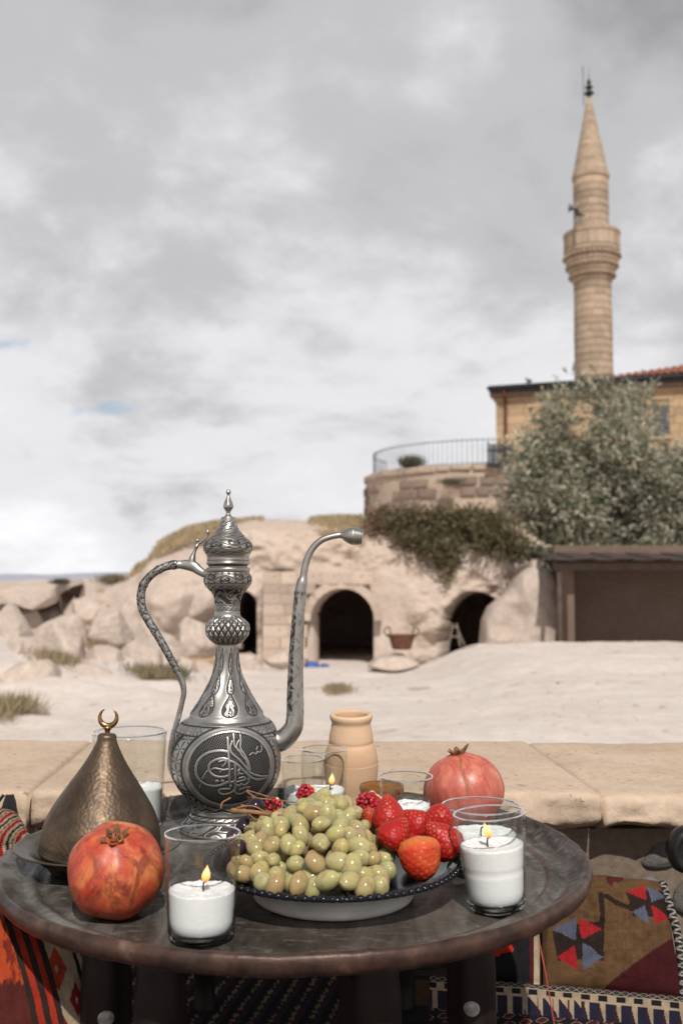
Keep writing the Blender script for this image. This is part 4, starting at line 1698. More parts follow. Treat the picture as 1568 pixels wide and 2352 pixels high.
def cloth(name, corners, nu, nv, bulge, paint, crop, parent=None, thick=.03, wrinkle=.003, seed=1, su=None, edge_round=.12):
    """pillow-like cloth face. corners: world TL TR BR BL. crop: pattern coordinates TL TR BR BL. paint(px,py,shape)->colour"""
    u, v = np.linspace(0, 1, nu), np.linspace(0, 1, nv)
    V_, U_ = np.meshgrid(v, u, indexing='ij')
    def bil(c):
        c = [np.array(q, float) for q in c]
        return ((1 - U_) * (1 - V_))[..., None] * c[0] + (U_ * (1 - V_))[..., None] * c[1] + (U_ * V_)[..., None] * c[2] + ((1 - U_) * V_)[..., None] * c[3]
    P = bil(corners)
    Q = bil(crop)
    c = [np.array(q, float) for q in corners]
    n = np.cross(c[1] - c[0], c[3] - c[0])
    n /= np.linalg.norm(n)
    if n[1] > 0 and abs(n[1]) > abs(n[2]) or (abs(n[2]) >= abs(n[1]) and n[2] < 0):
        n = -n
    e = (4 * U_ * (1 - U_)) ** .35 * (4 * V_ * (1 - V_)) ** .35
    off = bulge * e + wrinkle * fbm(U_ * 7 + seed, V_ * 7, seed, 4, seed) * e
    Fp = P + off[..., None] * n
    Bp = P - (thick * e ** .7)[..., None] * n - (.0 * n)
    col = paint(Q[..., 0], Q[..., 1])
    col = col * (1 + .20 * fbm(U_ * 60, V_ * 9, seed, 3, seed + 3) + .16 * fbm(U_ * 5, V_ * 5, seed, 3, seed + 6))[..., None]
    lu, lv = np.linalg.norm(c[1] - c[0]), np.linalg.norm(c[3] - c[0])
    k = nu * nv
    V = np.concatenate([Fp.reshape(-1, 3), Bp.reshape(-1, 3)])
    F = [tuple(q) for q in grid_faces(nv, nu)] + [tuple(q + k)[::-1] for q in grid_faces(nv, nu)]
    ring = list(range(nu)) + [j * nu + nu - 1 for j in range(1, nv)] + [(nv - 1) * nu + i for i in range(nu - 2, -1, -1)] + [j * nu for j in range(nv - 2, 0, -1)]
    for a, b in zip(ring, ring[1:] + ring[:1]):
        F.append((a, b, b + k, a + k))
    wu = np.tile((U_ * lu * 14).ravel(), 2)
    wv = np.tile((V_ * lv * 14).ravel(), 2)
    cc = np.tile(col.reshape(-1, 3), (2, 1))
    me = fix_normals(mesh_from(name, V, F, True, {'wu': wu, 'wv': wv}, cc, m_kilim))
    return link(name, me, parent, world_coords=parent is not None)


def cD(cx, cy):
    """picture coordinates from the right-hand cushion survey sheet"""
    return 1090.3 + .3046 * cx, 1899 + .3046 * cy


def paint_right(px, py):
    jx = 5 * fbm(px * .08, py * .08, 0, 2, 3)
    sy = np.round(py / 12) * 12
    x, y = px + jx, sy
    C = np.broadcast_to(TAN, px.shape + (3,)).copy()
    C *= (1 + .22 * fbm(px * .012, py * .05, 0, 3, 5))[..., None]
    def fill(poly, c):
        C[inpoly(x, y, poly)] = c
    fill([(960, 1230), (1510, 850), (1600, 1400), (900, 1400)], MAROON)
    fill([(890, 575), (925, 575), (945, 1060), (905, 1060)], DKBR)
    fill([(890, 575), (960, 580), (1130, 660), (1200, 640), (1200, 720), (1120, 710), (930, 620)], DKBR)
    fill([(1380, 460), (1410, 470), (1470, 730), (1440, 740)], DKBR)
    for (cx, cy, hw, hh, flip) in ((1275, 645, 172, 165, 0), (750, 940, 190, 185, 1)):
        fill([(cx - hw, cy - hh * .6), (cx + hw * .9, cy - hh * .8), (cx + hw, cy + hh * .62), (cx - hw * .75, cy + hh * .62)], DKBR)
        g = 20
        sl = -.18 if flip == 0 else .02
        q = [((cx - hw, cy - hh * .62), (cx - g, cy - hh), (cx - g, cy - 22)), ((cx + g - 30, cy - hh + 10), (cx + hw - 20, cy - hh * .5), (cx + g, cy - 15)),
             ((cx - hw + 40, cy + hh * .45), (cx - g - 10, cy + 12), (cx - g + 25, cy + hh)), ((cx + g, cy + 5), (cx + hw, cy + hh * .5), (cx + g + 25, cy + hh))]
        cs = [RED, BLUE, BLUE, RED] if flip == 0 else [BLUE, RED, RED, BLUE]
        for p_, c_ in zip(q, cs):
            fill(list(p_), c_)
    fill([(960, 370), (1110, 400), (1090, 450), (1010, 470), (1000, 510), (960, 460)], MAROON * 1.6)
    fill([(1130, 360), (1340, 400), (1330, 425), (1130, 395)], MAROON * 1.6)
    return C


def trim_tube(name, pts, parent, r=.007):
    """diamond-stitched cord along a seam"""
    P = catmull(pts, 120)
    n, seg = len(P), 14
    me = tube(name, P, r, None, seg, True, True)
    s = np.repeat(np.arange(n), seg)
    th = np.tile(np.arange(seg) / seg * 2 * PI, n)
    m = np.maximum(np.cos(s * .75 + th), np.cos(s * .75 - th))
    colr = np.where((m > .86)[:, None], np.array([.42, .38, .33])[None], np.array([.02, .018, .022])[None])
    a = me.attributes.new('col', 'FLOAT_COLOR', 'POINT')
    c = np.ones((n * seg, 4), np.float32)
    c[:, :3] = colr
    a.data.foreach_set('color', c.ravel())
    me.materials.append(m_kilim)
    return link(name, me, parent, world_coords=True)


def build_right_cushions():
    Yt, Yb = 1.715, 1.60
    crop = [(515, 345), (1400, 420), (1560, 1285), (515, 1195)]
    cor = [at(*cD(*crop[0]), Yt), at(*cD(*crop[1]), Yt), at(*cD(*crop[2]), Yb), at(*cD(*crop[3]), Yb)]
    t = thing('cushion', 'tan woven cushion with red and grey diamonds leaning on the wall', 'cushion', (cor[2] + cor[3]) / 2, group='kilim cushions')
    cloth('cover', cor, 210, 170, .035, paint_right, crop, t, .05, .014, 3)
    tr, br = cor[1], cor[2]
    trim_tube('seam_cord', [tuple(tr + Vector((0, -.006, .002))), tuple((tr + br) / 2 + Vector((.008, -.012, .0))), tuple(br + Vector((0, -.008, 0)))], t)
    def paint_dark(px, py):
        C = np.broadcast_to(BLACK, px.shape + (3,)).copy()
        sy = np.round(py / 12) * 12
        C[inpoly(px, sy, [(60, 985), (270, 990), (295, 1040), (230, 1060), (120, 1085), (60, 1085)])] = np.array([.50, .03, .015])
        C[(px > 410) & (px < 442)] = MAROON * 1.3
        C[(px > 442) & (px < 485)] = CREAM
        return C
    crop = [(20, 830), (505, 800), (505, 1190), (20, 1160)]
    cor = [at(*cD(*crop[0]), 1.70), at(*cD(*crop[1]), 1.70), at(*cD(*crop[2]), 1.615), at(*cD(*crop[3]), 1.615)]
    t = thing('cushion', 'black woven cushion with a red patch and cream stripe behind the table leg', 'cushion', (cor[2] + cor[3]) / 2, group='kilim cushions')
    cloth('cover', cor, 120, 90, .03, paint_dark, crop, t, .05, .005, 5)
    # seat mat with saw-tooth border
    def paint_mat(px, py):
        base = 1165 + .083 * (px - 150)
        q = py - base
        C = np.broadcast_to(CREAM, px.shape + (3,)).copy()
        C *= (1 + .18 * fbm(px * .02, py * .02, 0, 3, 8))[..., None]
        ph = np.mod(px - 175, 130)
        C[(q > 62) & (q < 108) & (ph < 68)] = BLACK
        ph2 = np.mod(px - 195, 116) / 116
        saw = (q > 128 + 110 * np.clip((ph2 - .1) * 1.25, 0, 1) * ((px > 400) & (px < 830))) & (q > 128) & (ph2 < .62 + .3 * ((q - 128) / 140) * (px > 400)) & (q < 262)
        C[saw] = NAVY
        ed = (q > 128) & (np.abs(ph2 - .64) < .035) & (q < 262)
        C[ed] = MAROON * 1.5
        trim = q < 52
        dia = np.abs(np.mod(px, 66) - 33) / 33 + np.abs(q - 26) / 26
        tc = np.where(((np.abs(dia - .95) < .16) | (dia < .16))[..., None], np.array([.38, .34, .29]), np.array([.02, .018, .022]))
        C[trim] = tc[trim]
        low = q > 262
        lp = (np.sin(px * .05) + np.sin(q * .12 + px * .02)) > .4
        C[low] = np.where(lp[..., None], MAROON * 1.6, BLACK)[low]
        lp2 = np.abs(np.sin(px * .05) + np.sin(q * .12 + px * .02) - .4) < .15
        C[low & lp2] = CREAM * .8
        C[(px < -330)] = BLACK
        C[(px > -440) & (px < -330) & (q > 50) & (q < 250)] = TAN * .6
        return C
    zt = .245
    crop = [(-560, 1106), (1640, 1288), (1640, 1640), (-560, 1470)]
    cor = [onz(*cD(*q), zt) for q in crop]
    t = thing('seat_mat', 'woven seat mat with black squares and saw-tooth border along the wall', 'mat', (cor[2] + cor[3]) / 2)
    cloth('cover', cor, 330, 100, .004, paint_mat, crop, t, .05, .002, 7)
    def paint_navy(px, py):  # near-black mat put in to make the gap under the tray dark
        C = np.broadcast_to(BLACK * 1.2, px.shape + (3,)).copy()
        s = np.mod(px * .011 + py * .004, 1.0)
        z = np.abs(np.mod(px * .05 - py * .03, 1) - .5)
        C[(s > .30) & (s < .46)] = CREAM * .55
        C[(s > .33) & (s < .43) & (z < .2)] = MAROON * 1.5
        C[(s > .62) & (s < .80)] = NAVY * 1.6
        C[(s > .66) & (s < .76) & (z < .2)] = np.array([.14, .02, .02])
        return C
    crop = [(-3200, 1106), (-570, 1106), (-570, 1900), (-3200, 1900)]
    cor = [Vector((-.80, 1.80, .246)), Vector((-.004, 1.80, .246)), Vector((-.004, 1.40, .240)), Vector((-.80, 1.40, .240))]
    t = thing('seat_mat', 'dark navy patterned mat added to darken the space behind the table legs', 'mat', (-.4, 1.40, .19))
    cloth('cover', cor, 220, 70, .004, paint_navy, crop, t, .05, .003, 27)
    m_bench = simple('dark bench wood', (.035, .025, .02), .8)
    tag(link('bench', box_mesh('bench', 2.4, .38, .19, .01, m_bench), loc=(.32, 1.60, .095)), 'dark low bench under the woven seat mats', 'bench')


build_right_cushions()


def build_left_cushions():
    def paint_left(px, py):
        x = px - .26 * (py - 1600) - 18 * np.sin((py - 1500) / 260) + 4 * fbm(px * .03, py * .03, 0, 3, 2)
        y = np.round(py / 9) * 9
        C = np.broadcast_to(DKBR * 1.3, px.shape + (3,)).copy()
        jag = 40 * np.abs(np.mod(px, 44) / 22 - 1)
        up = (x < 62) & (y + jag < 1930)
        C[x < 62] = np.array([.10, .022, .018])
        C[up] = ORANGE
        C[up & (fbm(px * .05, py * .012, 0, 3, 9) > .22)] = np.array([.22, .03, .015])
        C[(x > 100) & (x < 142)] = np.array([.40, .035, .018])
        C[(x > 185) & (x < 222)] = np.array([.40, .035, .018])
        cr = (x > 262) & (x < 425)
        C[cr] = CREAM * .85
        for (cx, cy, hw, hh) in ((368, 1820, 66, 150), (496, 2015, 46, 115), (420, 2230, 50, 120)):
            d = np.abs(px - cx - .1 * (py - cy)) / hw + np.abs(y - cy) / hh
            C[cr & (d < 1)] = np.array([.40, .05, .02]) if cx < 400 else np.array([.22, .015, .02])
            C[cr & (d < .22)] = CREAM * .8
        C[(x >= 425) & (x < 447)] = BLACK
        wh = (x >= 447) & (x < 560)
        C[wh] = np.array([.58, .50, .40])
        zz = np.abs(np.mod(py + 40 * np.sin(px * .1), 90) - 45)
        C[wh & (zz < 11) & (x > 470) & (x < 540)] = BLACK
        return C
    def c2(cx, cy):
        return .3589 * cx, 1582.6 + .3589 * cy
    crop = [(-420, 1380), (560, 1540), (660, 2420), (-420, 2420)]
    cor = [at(*c2(*crop[0]), 1.17), at(*c2(*crop[1]), 1.19), at(*c2(*crop[2]), 1.13), at(*c2(*crop[3]), 1.10)]
    t = thing('cushion', 'orange-red striped kilim cushion with cream band below the tray edge', 'cushion', (cor[2] + cor[3]) / 2, group='kilim cushions')
    cloth('cover', cor, 240, 220, .03, paint_left, crop, t, .06, .005, 11)
    def paint_back(px, py):
        s = np.mod(px * .6 + py, 64)
        C = np.broadcast_to(CREAM * .8, px.shape + (3,)).copy()
        C[s < 18] = RED * .8
        C[(s > 30) & (s < 42)] = BLACK
        C[(s > 52) & (s < 57)] = MAROON
        return C
    crop = [(-220, 760), (150, 850), (260, 1010), (-220, 1010)]
    cor = [at(*c2(-260, 790), 1.67), at(*c2(110, 800), 1.67), at(*c2(230, 1000), 1.62), at(*c2(-260, 1080), 1.60)]
    t = thing('cushion', 'red, black and cream striped cushion top peeping behind the tray', 'cushion', (cor[2] + cor[3]) / 2, group='kilim cushions')
    cloth('cover', cor, 90, 60, .035, paint_back, crop, t, .05, .004, 12)
    # black yarn tassel on the wall edge
    g = np.random.default_rng(5)
    p = at(20, 1842, 1.752)
    t = thing('tassel', 'black yarn tassel hanging at the edge of the coping', 'tassel', p)
    m = simple('black yarn', (.012, .011, .012), .95)
    for i in range(16):
        x = g.uniform(-.022, .022)
        link('strand', tube('strand', catmull([(x * .4, 0, .012), (x * .8, -.006, .0), (x + g.normal() * .004, -.008 + g.normal() * .002, -.022 + g.normal() * .006)], 8), .0026, m, 6), t)


build_left_cushions()


def build_rug():
    def paint(px, py):
        C = np.broadcast_to(NAVY * .9, px.shape + (3,)).copy()
        s = np.mod(px * .8 + py * .55, 1.0)
        z = np.abs(np.mod(px * 7 - py * 5, 1) - .5)
        C[(s > .2) & (s < .42)] = CREAM * .55
        C[(s > .25) & (s < .37) & (z < .22)] = MAROON * 1.6
        C[(s > .55) & (s < .60)] = CREAM * .5
        C[(s > .68) & (s < .9) & (z < .25)] = np.array([.16, .02, .02])
        return C
    cor = [(-1.4, 1.43, .014), (1.2, 1.43, .014), (1.2, .1, .014), (-1.4, .1, .014)]
    crop = [(0, 0), (5.2, 0), (5.2, 2.7), (0, 2.7)]
    o = cloth('rug', cor, 260, 140, .004, paint, crop, None, .006, .004, 17)
    tag(o, 'dark navy patterned rug on the floor under the table', 'rug')


build_rug()

# black iron scroll at the far right by the wall
m_iron = Mat('black painted iron', (.012, .012, .013), .4, .3).m
pts = [at(1600, 1905, 1.70), at(1556, 1922, 1.70), at(1545, 1950, 1.70), at(1552, 1978, 1.70), at(1600, 1998, 1.70)]
tag(link('iron_scroll', tube('iron_scroll', catmull([tuple(q) for q in pts], 24), .012, m_iron, 10, True, True, 1.6)), 'curved black iron bar jutting in by the wall', 'iron bar')

# ================================================================== TRAY TABLE
TX, TY, TR_, TZ = -.06, 1.32, .373, .50


def build_table():
    t = thing('tray_table', 'round dark metal tray table on a black inlaid folding stand', 'table', (TX, TY, 0))
    M = Mat('dark tinned copper tray', (.10, .09, .08), .42, .35, .4)
    vec = M.coord('Object', (1, .35, 1), (0, 0, .3))
    n1 = M.noise(15, 7, .68, .8, vec)
    n2 = M.noise(110, 5, .65, .3, M.coord('Object', (.35, 1, 1), (0, 0, .2)))
    n3 = M.noise(2.5, 3, .5)
    col = M.ramp(n1, [(.36, (.024, .020, .018)), (.5, (.080, .069, .059)), (.62, (.18, .163, .142))])
    col = M.mix(M.ramp(n3, [(.45, 0.), (.65, .45)]), col, (.10, .072, .05))
    col = M.mix(M.ramp(n2, [(.54, 0.), (.70, .55)]), col, (.30, .28, .25))
    col = M.mix(M.attr('edge'), col, M.ramp(M.noise(24, 5, .65), [(.35, (.035, .022, .018)), (.6, (.10, .055, .040)), (.75, (.20, .13, .10))]))
    M.set('Base Color', col)
    M.set('Roughness', M.ramp(n1, [(.35, .55), (.65, .30)]))
    M.bump(M.math('ADD', M.math('MULTIPLY', n1, .8), M.math('MULTIPLY', n2, .35)), .45, .003)
    r = TR_
    prof = catmull([(0.0005, 0), (.10, 0), (.20, 0), (.28, .0003), (.308, .0), (.316, -.002), (.321, .001), (.326, .0055), (.331, .0048), (.337, .0022), (.344, .0045), (.352, .0105), (.361, .0165), (.367, .0210), (.3712, .0215),
                    (.3742, .018), (.3748, .012), (.373, .005), (.369, .0), (.363, -.0035), (.354, -.005), (.345, -.005), (.30, -.005), (0.0005, -.005)], 150)
    edge = sstep(.364, .370, prof[:, 0])
    nth = 240
    me = lathe('tray', prof, nth, M.m, True, attrs={'edge': np.repeat(edge, nth)})
    co = np.zeros(len(me.vertices) * 3, np.float32)
    me.vertices.foreach_get('co', co)
    co = co.reshape(-1, 3)
    w = sstep(.33, .37, np.hypot(co[:, 0], co[:, 1]))
    a = np.arctan2(co[:, 1], co[:, 0])
    co[:, 2] += w * (.0016 * fbm(np.cos(a) * 9, np.sin(a) * 9, 0, 3, 4) + .0010 * fbm(np.cos(a) * 34, np.sin(a) * 34, co[:, 2] * 60, 3, 6)) + (1 - w) * .0006 * fbm(co[:, 0] * 9, co[:, 1] * 9, 0, 3, 8)
    k = 1 + w * .004 * fbm(np.cos(a) * 40, np.sin(a) * 40, co[:, 2] * 90, 3, 7)
    co[:, 0] *= k
    co[:, 1] *= k
    me.vertices.foreach_set('co', co.ravel())
    me.update()
    link('tray', me, t, (0, 0, TZ))
    # stand: top ring, six shaped legs with pearl discs
    mw = Mat('black lacquered wood', (.010, .008, .007), .5, 0, .25)
    n = mw.noise(30, 5, .6, 1.0, mw.coord('Object', (1, 1, .12)))
    mw.set('Base Color', mw.ramp(n, [(.3, (.005, .004, .004)), (.75, (.020, .012, .008))]))
    mw.bump(n, .2, .002)
    mp = Mat('mother of pearl', (.38, .36, .34), .25, 0, .6)
    mp.set('Base Color', mp.ramp(mp.noise(90, 4, .6), [(.3, (.16, .14, .13)), (.7, (.48, .46, .44))]))
    link('apron', lathe('apron', [(.215, -.006), (.225, -.008), (.225, -.055), (.215, -.058), (.205, -.055), (.205, -.007)], 60, mw.m), t, (0, 0, TZ))
    legs = [onz(265, 2290, .40), onz(1093, 2290, .40), onz(868, 2310, .40), onz(385, 2330, .40), (-.24, 1.50, 0), (.12, 1.52, 0)]
    pos = [(-.262, 1.14), (.148, 1.165), (.035, 1.07), (-.19, 1.075), (-.20, 1.50), (.09, 1.50)]
    disc = lathe('inlay', [(.0002, .0035), (.006, .003), (.0085, .001), (.009, 0)], 24, mp.m)
    for i, (x, y) in enumerate(pos):
        a = math.atan2(y - TY, x - TX)
        pr = catmull([(.010, 0), (.016, .02), (.012, .05), (.019, .09), (.023, .16), (.018, .22), (.014, .26), (.020, .285), (.026, .32), (.028, .38), (.026, .43), (.020, .462), (.014, .468)], 60)
        lg = link('leg', lathe('leg', pr, 24, mw.m), t, (x - TX, y - TY, .018))
        if i != 2:
            for dz, sg in ((.375, 1),):
                dx, dy = (0 - x), (0 - y)
                if i == 1:
                    dx += .0
                l_ = math.hypot(dx, dy)
                d = Vector((dx / l_, dy / l_, 0))
                q = Vector((0, 0, 1)).rotation_difference(d)
                o = link('inlay', disc, lg, tuple(d * .0268 + Vector((0, 0, dz))))
                o.rotation_euler = q.to_euler()
        else:
            for s_ in (-.95, .75):
                d = Vector((math.sin(s_), -math.cos(s_), 0))
                o = link('inlay', disc, lg, tuple(d * .0262 + Vector((0, 0, .335))))
                o.rotation_euler = Vector((0, 0, 1)).rotation_difference(d).to_euler()
    # crossing braces of the folding stand
    for (i, j) in ((0, 5), (1, 4), (2, 3)):
        a, b = pos[i], pos[j]
        box_between('brace', (a[0], a[1], .30), (b[0], b[1], .12), .02, .03, mw.m, t)


build_table()

# ================================================================== EWER
m_pewter = Mat('engraved pewter', (.46, .45, .43), .34, .92)
_e = m_pewter.attr('engrave')
_n = m_pewter.noise(45, 5, .62)
_n2 = m_pewter.noise(9, 3, .5)
_c = m_pewter.ramp(_n, [(.3, (.31, .30, .28)), (.7, (.54, .53, .505))])
_c = m_pewter.mix(m_pewter.ramp(_n2, [(.42, 0.), (.66, .55)]), _c, (.22, .195, .165))
_c = m_pewter.mix(_e, _c, (.012, .011, .011))
m_pewter.set('Base Color', _c)
m_pewter.set('Roughness', m_pewter.mix(_e, m_pewter.ramp(_n, [(.3, .46), (.7, .32)]), (.65, .65, .65)))
m_pewter.set('Metallic', m_pewter.mix(_e, (.95, .95, .95), (.3, .3, .3)))
m_pewter.bump(_n, .12, .001)
m_pewter = m_pewter.m

EX, EY = (519 - 784) / FPX * 1.47, 1.497


def ez(y):
    return at(519, y, EY).z - TZ


def seg_dist(x, y, pts):
    d = np.full(x.shape, 1e9)
    for (x0, y0), (x1, y1) in zip(pts[:-1], pts[1:]):
        vx, vy = x1 - x0, y1 - y0
        t = np.clip(((x - x0) * vx + (y - y0) * vy) / (vx * vx + vy * vy + 1e-9), 0, 1)
        d = np.minimum(d, np.hypot(x - x0 - t * vx, y - y0 - t * vy))
    return d


def line(f, w):
    """soft dark line where |f| is small"""
    return np.clip(1.35 - np.abs(f) / w, 0, 1)


def arabesque(u, v, seed=0.0):
    """curling vine lines and leaf shapes; u,v in vine periods"""
    a = u * 2 * PI + 1.25 * np.sin(2 * PI * v + seed)
    b = v * 2 * PI + 1.35 * np.sin(2 * PI * u * 1.0 + 1.3 + seed)
    f = np.sin(a) + np.sin(b) + .6 * np.sin(1.7 * a - 1.3 * b + seed)
    return np.clip(np.maximum(np.maximum(line(f - .35, .36), sstep(1.0, 1.3, f) * (1 - sstep(2.0, 2.3, f))), sstep(-.75, -1.05, f) * .95), 0, 1), f


def vine(th, zn, k, amp=.28):
    """scroll band: a wave with circles in its hollows. zn in -1..1 over the band"""
    ph = th * k
    w = amp * 1.6 * np.sin(ph)
    m = line(zn - w, .13)
    p1 = np.mod(ph, 2 * PI) / PI
    for c, s in ((.5, -1), (1.5, 1)):
        d = np.hypot((p1 - c) * 1.15, (zn - s * .22) * .85)
        m = np.maximum(m, line(d - .34, .10))
        m = np.maximum(m, line(np.hypot((p1 - c - .12) * 1.15, (zn - s * .30) * .85) - .14, .09))
        m = np.maximum(m, line(np.hypot((p1 - c + .22) * 1.15, (zn - s * .62) * .85) - .13, .09))
    bgm = (np.abs(zn - w) > .30) & (np.abs(zn) > .55) & (np.abs(np.mod(p1 * 2, 1) - .5) < .2)
    return np.maximum(m, bgm * .8)


def dashes(th, z, k, pitch, slope=1.0, w=.22):
    """rows of short wavy engraved strokes"""
    row = np.floor(z / pitch)
    fz = z / pitch - row
    u = th * k / (2 * PI) + row * .37 + .12 * np.sin(row * 3.1)
    fu = np.mod(u, 1)
    c = .5 + .33 * slope * np.sin((fu - .5) * PI) * 1.0
    return line(fz - c, w) * (np.abs(fu - .5) < .40)


def prof_D(rows, sy, oy, sr, n, smooth=True):
    pts = [(r * sr * (EY - .03) / FPX, ez(oy + sy * y)) for y, r in rows]
    pts = pts[::-1]
    p = catmull(pts, n) if smooth else dense(pts, n)
    p[:, 0] = np.maximum(p[:, 0], 1e-4)
    return p


T_MED = R(-79)          # direction of the medallion, seen from the axis


def build_ewer():
    t = thing('ewer', 'tall engraved pewter ewer with curved spout and calligraphy medallion', 'ewer', (EX, EY, TZ))
    NT = 420
    # --- foot
    rows = [(1945, 214), (1960, 208), (1985, 205), (2025, 210), (2060, 226), (2100, 250), (2135, 272), (2155, 278), (2165, 272)]
    p = prof_D(rows, .3813, 1097.3, .3813, 90)
    zt_ = p[-1, 1]
    p[:, 1] = .0015 + (p[:, 1] - p[0, 1]) * (zt_ - .0015) / (zt_ - p[0, 1])
    H = p[-1, 1]
    def f_foot(T, Z, r):
        zn = (Z / H)
        m = np.zeros_like(T)
        m = np.maximum(m, line((zn - .52) * 8, .25) * 1)
        m = np.maximum(m, line((zn - .66) * 8, .25))
        m = np.maximum(m, dashes(T, zn - .52, 26, .07) * (zn > .52) * (zn < .66))
        a, f = arabesque(T * 9 / (2 * PI), zn * 1.6)
        m = np.maximum(m, a * (zn > .12) * (zn < .48))
        tri = np.abs(np.mod(T * 14 / (2 * PI), 1) - .5) * 2
        m = np.maximum(m, line((zn - .95) * 8 + tri * .9, .3) * (zn > .82))
        return -.0005 * m, m
    link('foot', lathe('foot', p, NT, m_pewter, fn=f_foot), t)
    foot_top = H
    # --- body
    rows = [(1240 / 2.0244 + 817, 450 / 2.0244), (1455, 268), (1500, 293), (1550, 311), (1600, 322), (1660, 330), (1710, 331), (1760, 328), (1800, 319), (1850, 296), (1900, 258), (1925, 234), (1945, 214)]
    rows = [(1446.5, 234), (1453, 252), (1465, 270), (1490, 289), (1520, 303)] + rows[3:]
    pb = prof_D(rows, .3813, 1097.3, .3813, 200)
    dz = foot_top - pb[0, 1]
    zlo, zhi = pb[0, 1], pb[-1, 1]
    zmid = ez(1748)
    def dmed(T, Z, r):
        X = r * np.sin(T - T_MED)
        front = np.cos(T - T_MED) > 0
        q = np.hypot(X / .0605, (Z - zmid - .001) / .0535)
        return np.where(front, q, 9)
    def f_body(T, Z, r):
        q = dmed(T, Z, r)
        m = np.zeros_like(T)
        Td = np.mod(T - T_MED + PI, 2 * PI) - PI
        zn = (Z - zlo) / (zhi - zlo)
        a, f = arabesque(T * 12 / (2 * PI), zn * 3.9, .7)
        m = np.maximum(m, a * (zn > .20) * (zn < .84))
        # bands of six-petalled stars beside the medallion and under the shoulder
        ring = (q > 1.14) & (q < 1.34)
        ang = np.arctan2((Z - zmid) / .0535, r * np.sin(T - T_MED) / .0605)
        cell = np.mod(ang * 24 / (2 * PI), 1) - .5
        rad = (q - 1.24) / .10
        star = np.abs(np.sin(3 * np.arctan2(rad * .5, cell))) < .42
        m = np.where(ring, .9 * star * (np.hypot(cell * 2, rad) < 1.0), m)
        for qq in (1.12, 1.36):
            m = np.maximum(m, line((q - qq) * 22, .8))
        band = (zn > .86) & (zn < .955) & (q > 1.2)
        cu, cv = np.mod(T * 30 / (2 * PI), 1) - .5, (zn - .908) / .045
        star = (np.abs(np.sin(3 * np.arctan2(cv * .5, cu))) < .42) & (np.hypot(cu * 2, cv) < 1)
        m = np.where(band, np.maximum(.85 * star, 0), m)
        for z0 in (.855, .96, .165, .20):
            m = np.maximum(m, line((zn - z0) * 60, .7) * (q > 1.1))
        m = np.where(zn > .97, 0, m)
        low = (zn > .03) & (zn < .16)
        m = np.where(low, np.maximum(m, dashes(T, zn, 34, .065)), m)
        m = np.where(q < 1.1, .35, m)
        return -.00055 * m - .002 * (q < 1.02), m
    pb[:, 1] += dz
    zmid += dz
    zlo += dz
    zhi += dz
    link('body', lathe('body', pb, NT + 60, m_pewter, fn=f_body), t)
    # --- medallion, a domed plate following the belly
    n = 230
    a = np.linspace(-1, 1, n)
    B, A = np.meshgrid(a, a, indexing='ij')
    # square grid squeezed into a disc
    Ax = A * np.sqrt(1 - B * B / 2)
    Bx = B * np.sqrt(1 - A * A / 2)
    qx, qy = 725 + Ax * 660, 715 - Bx * 585
    q = np.hypot(Ax, Bx)
    strokes = [
        ([(665, 440), (600, 430), (500, 432), (400, 455), (300, 520), (240, 600), (220, 700), (230, 790), (270, 860), (340, 915), (440, 940), (540, 935), (620, 910), (690, 880), (760, 886), (795, 865)], 19),
        ([(685, 790), (640, 802), (560, 805), (480, 785), (425, 742), (402, 690), (415, 620), (470, 570), (560, 541), (640, 540), (705, 570), (760, 592), (830, 640), (900, 710), (960, 770), (1020, 830), (1100, 872), (1180, 888), (1250, 884), (1290, 855)], 18),
        ([(680, 245), (686, 400), (695, 560), (702, 700), (706, 880)], 17),
        ([(770, 180), (775, 300), (785, 370), (850, 430), (890, 500), (960, 590), (985, 690), (1000, 730)], 14),
        ([(745, 300), (718, 380), (730, 450), (790, 510), (850, 560), (900, 620), (950, 680), (985, 735), (1060, 790), (1130, 820), (1210, 845), (1290, 850)], 15),
        ([(868, 185), (876, 300), (870, 390), (920, 480), (965, 560), (1000, 640), (1012, 725)], 14),
        ([(850, 290), (818, 340), (812, 395), (860, 455)], 12),
        ([(785, 640), (790, 760), (795, 890)], 15),
        ([(550, 582), (650, 570), (645, 605), (600, 652)], 13),
        ([(450, 692), (480, 680), (560, 692), (620, 702), (690, 690)], 15),
        ([(318, 832), (340, 780), (380, 722)], 13),
        ([(515, 865), (535, 865)], 22), ([(595, 865), (612, 865)], 22), ([(722, 940), (728, 940)], 20),
        ([(792, 895), (790, 980), (740, 1040), (660, 1066), (572, 1050), (552, 1012), (580, 990), (640, 985), (710, 985)], 16),
        ([(785, 1000), (802, 1050), (850, 1076), (920, 1062), (980, 1022), (1015, 985), (940, 985), (862, 1005)], 15),
        ([(822, 885), (880, 872), (950, 852), (930, 825), (850, 832)], 13),
        ([(812, 962), (822, 930), (862, 950), (880, 920), (922, 942), (962, 930), (1002, 890), (990, 850)], 13),
        ([(832, 782), (852, 700), (826, 722)], 10), ([(850, 762), (905, 772)], 10), ([(735, 700), (750, 690)], 12), ([(560, 740), (590, 715)], 10),
        ([(1010, 508), (1060, 482), (1110, 502), (1132, 470), (1152, 482), (1192, 470), (1202, 420), (1186, 370)], 13), ([(1135, 400), (1115, 440)], 11),
        ([(285, 930), (280, 980)], 9),
    ]
    cal = np.zeros_like(q)
    rim = np.zeros_like(q)
    for pts, w in strokes:
        pts = catmull(pts, 40) if len(pts) > 2 else np.array(pts, float)
        d = seg_dist(qx, qy, [tuple(k) for k in pts])
        cal = np.maximum(cal, np.clip((w + 2 - d) / 8, 0, 1))
        rim = np.maximum(rim, np.clip((w + 18 - d) / 8, 0, 1))
    hat = np.sin((qx * .90 + qy * .55) * .205)
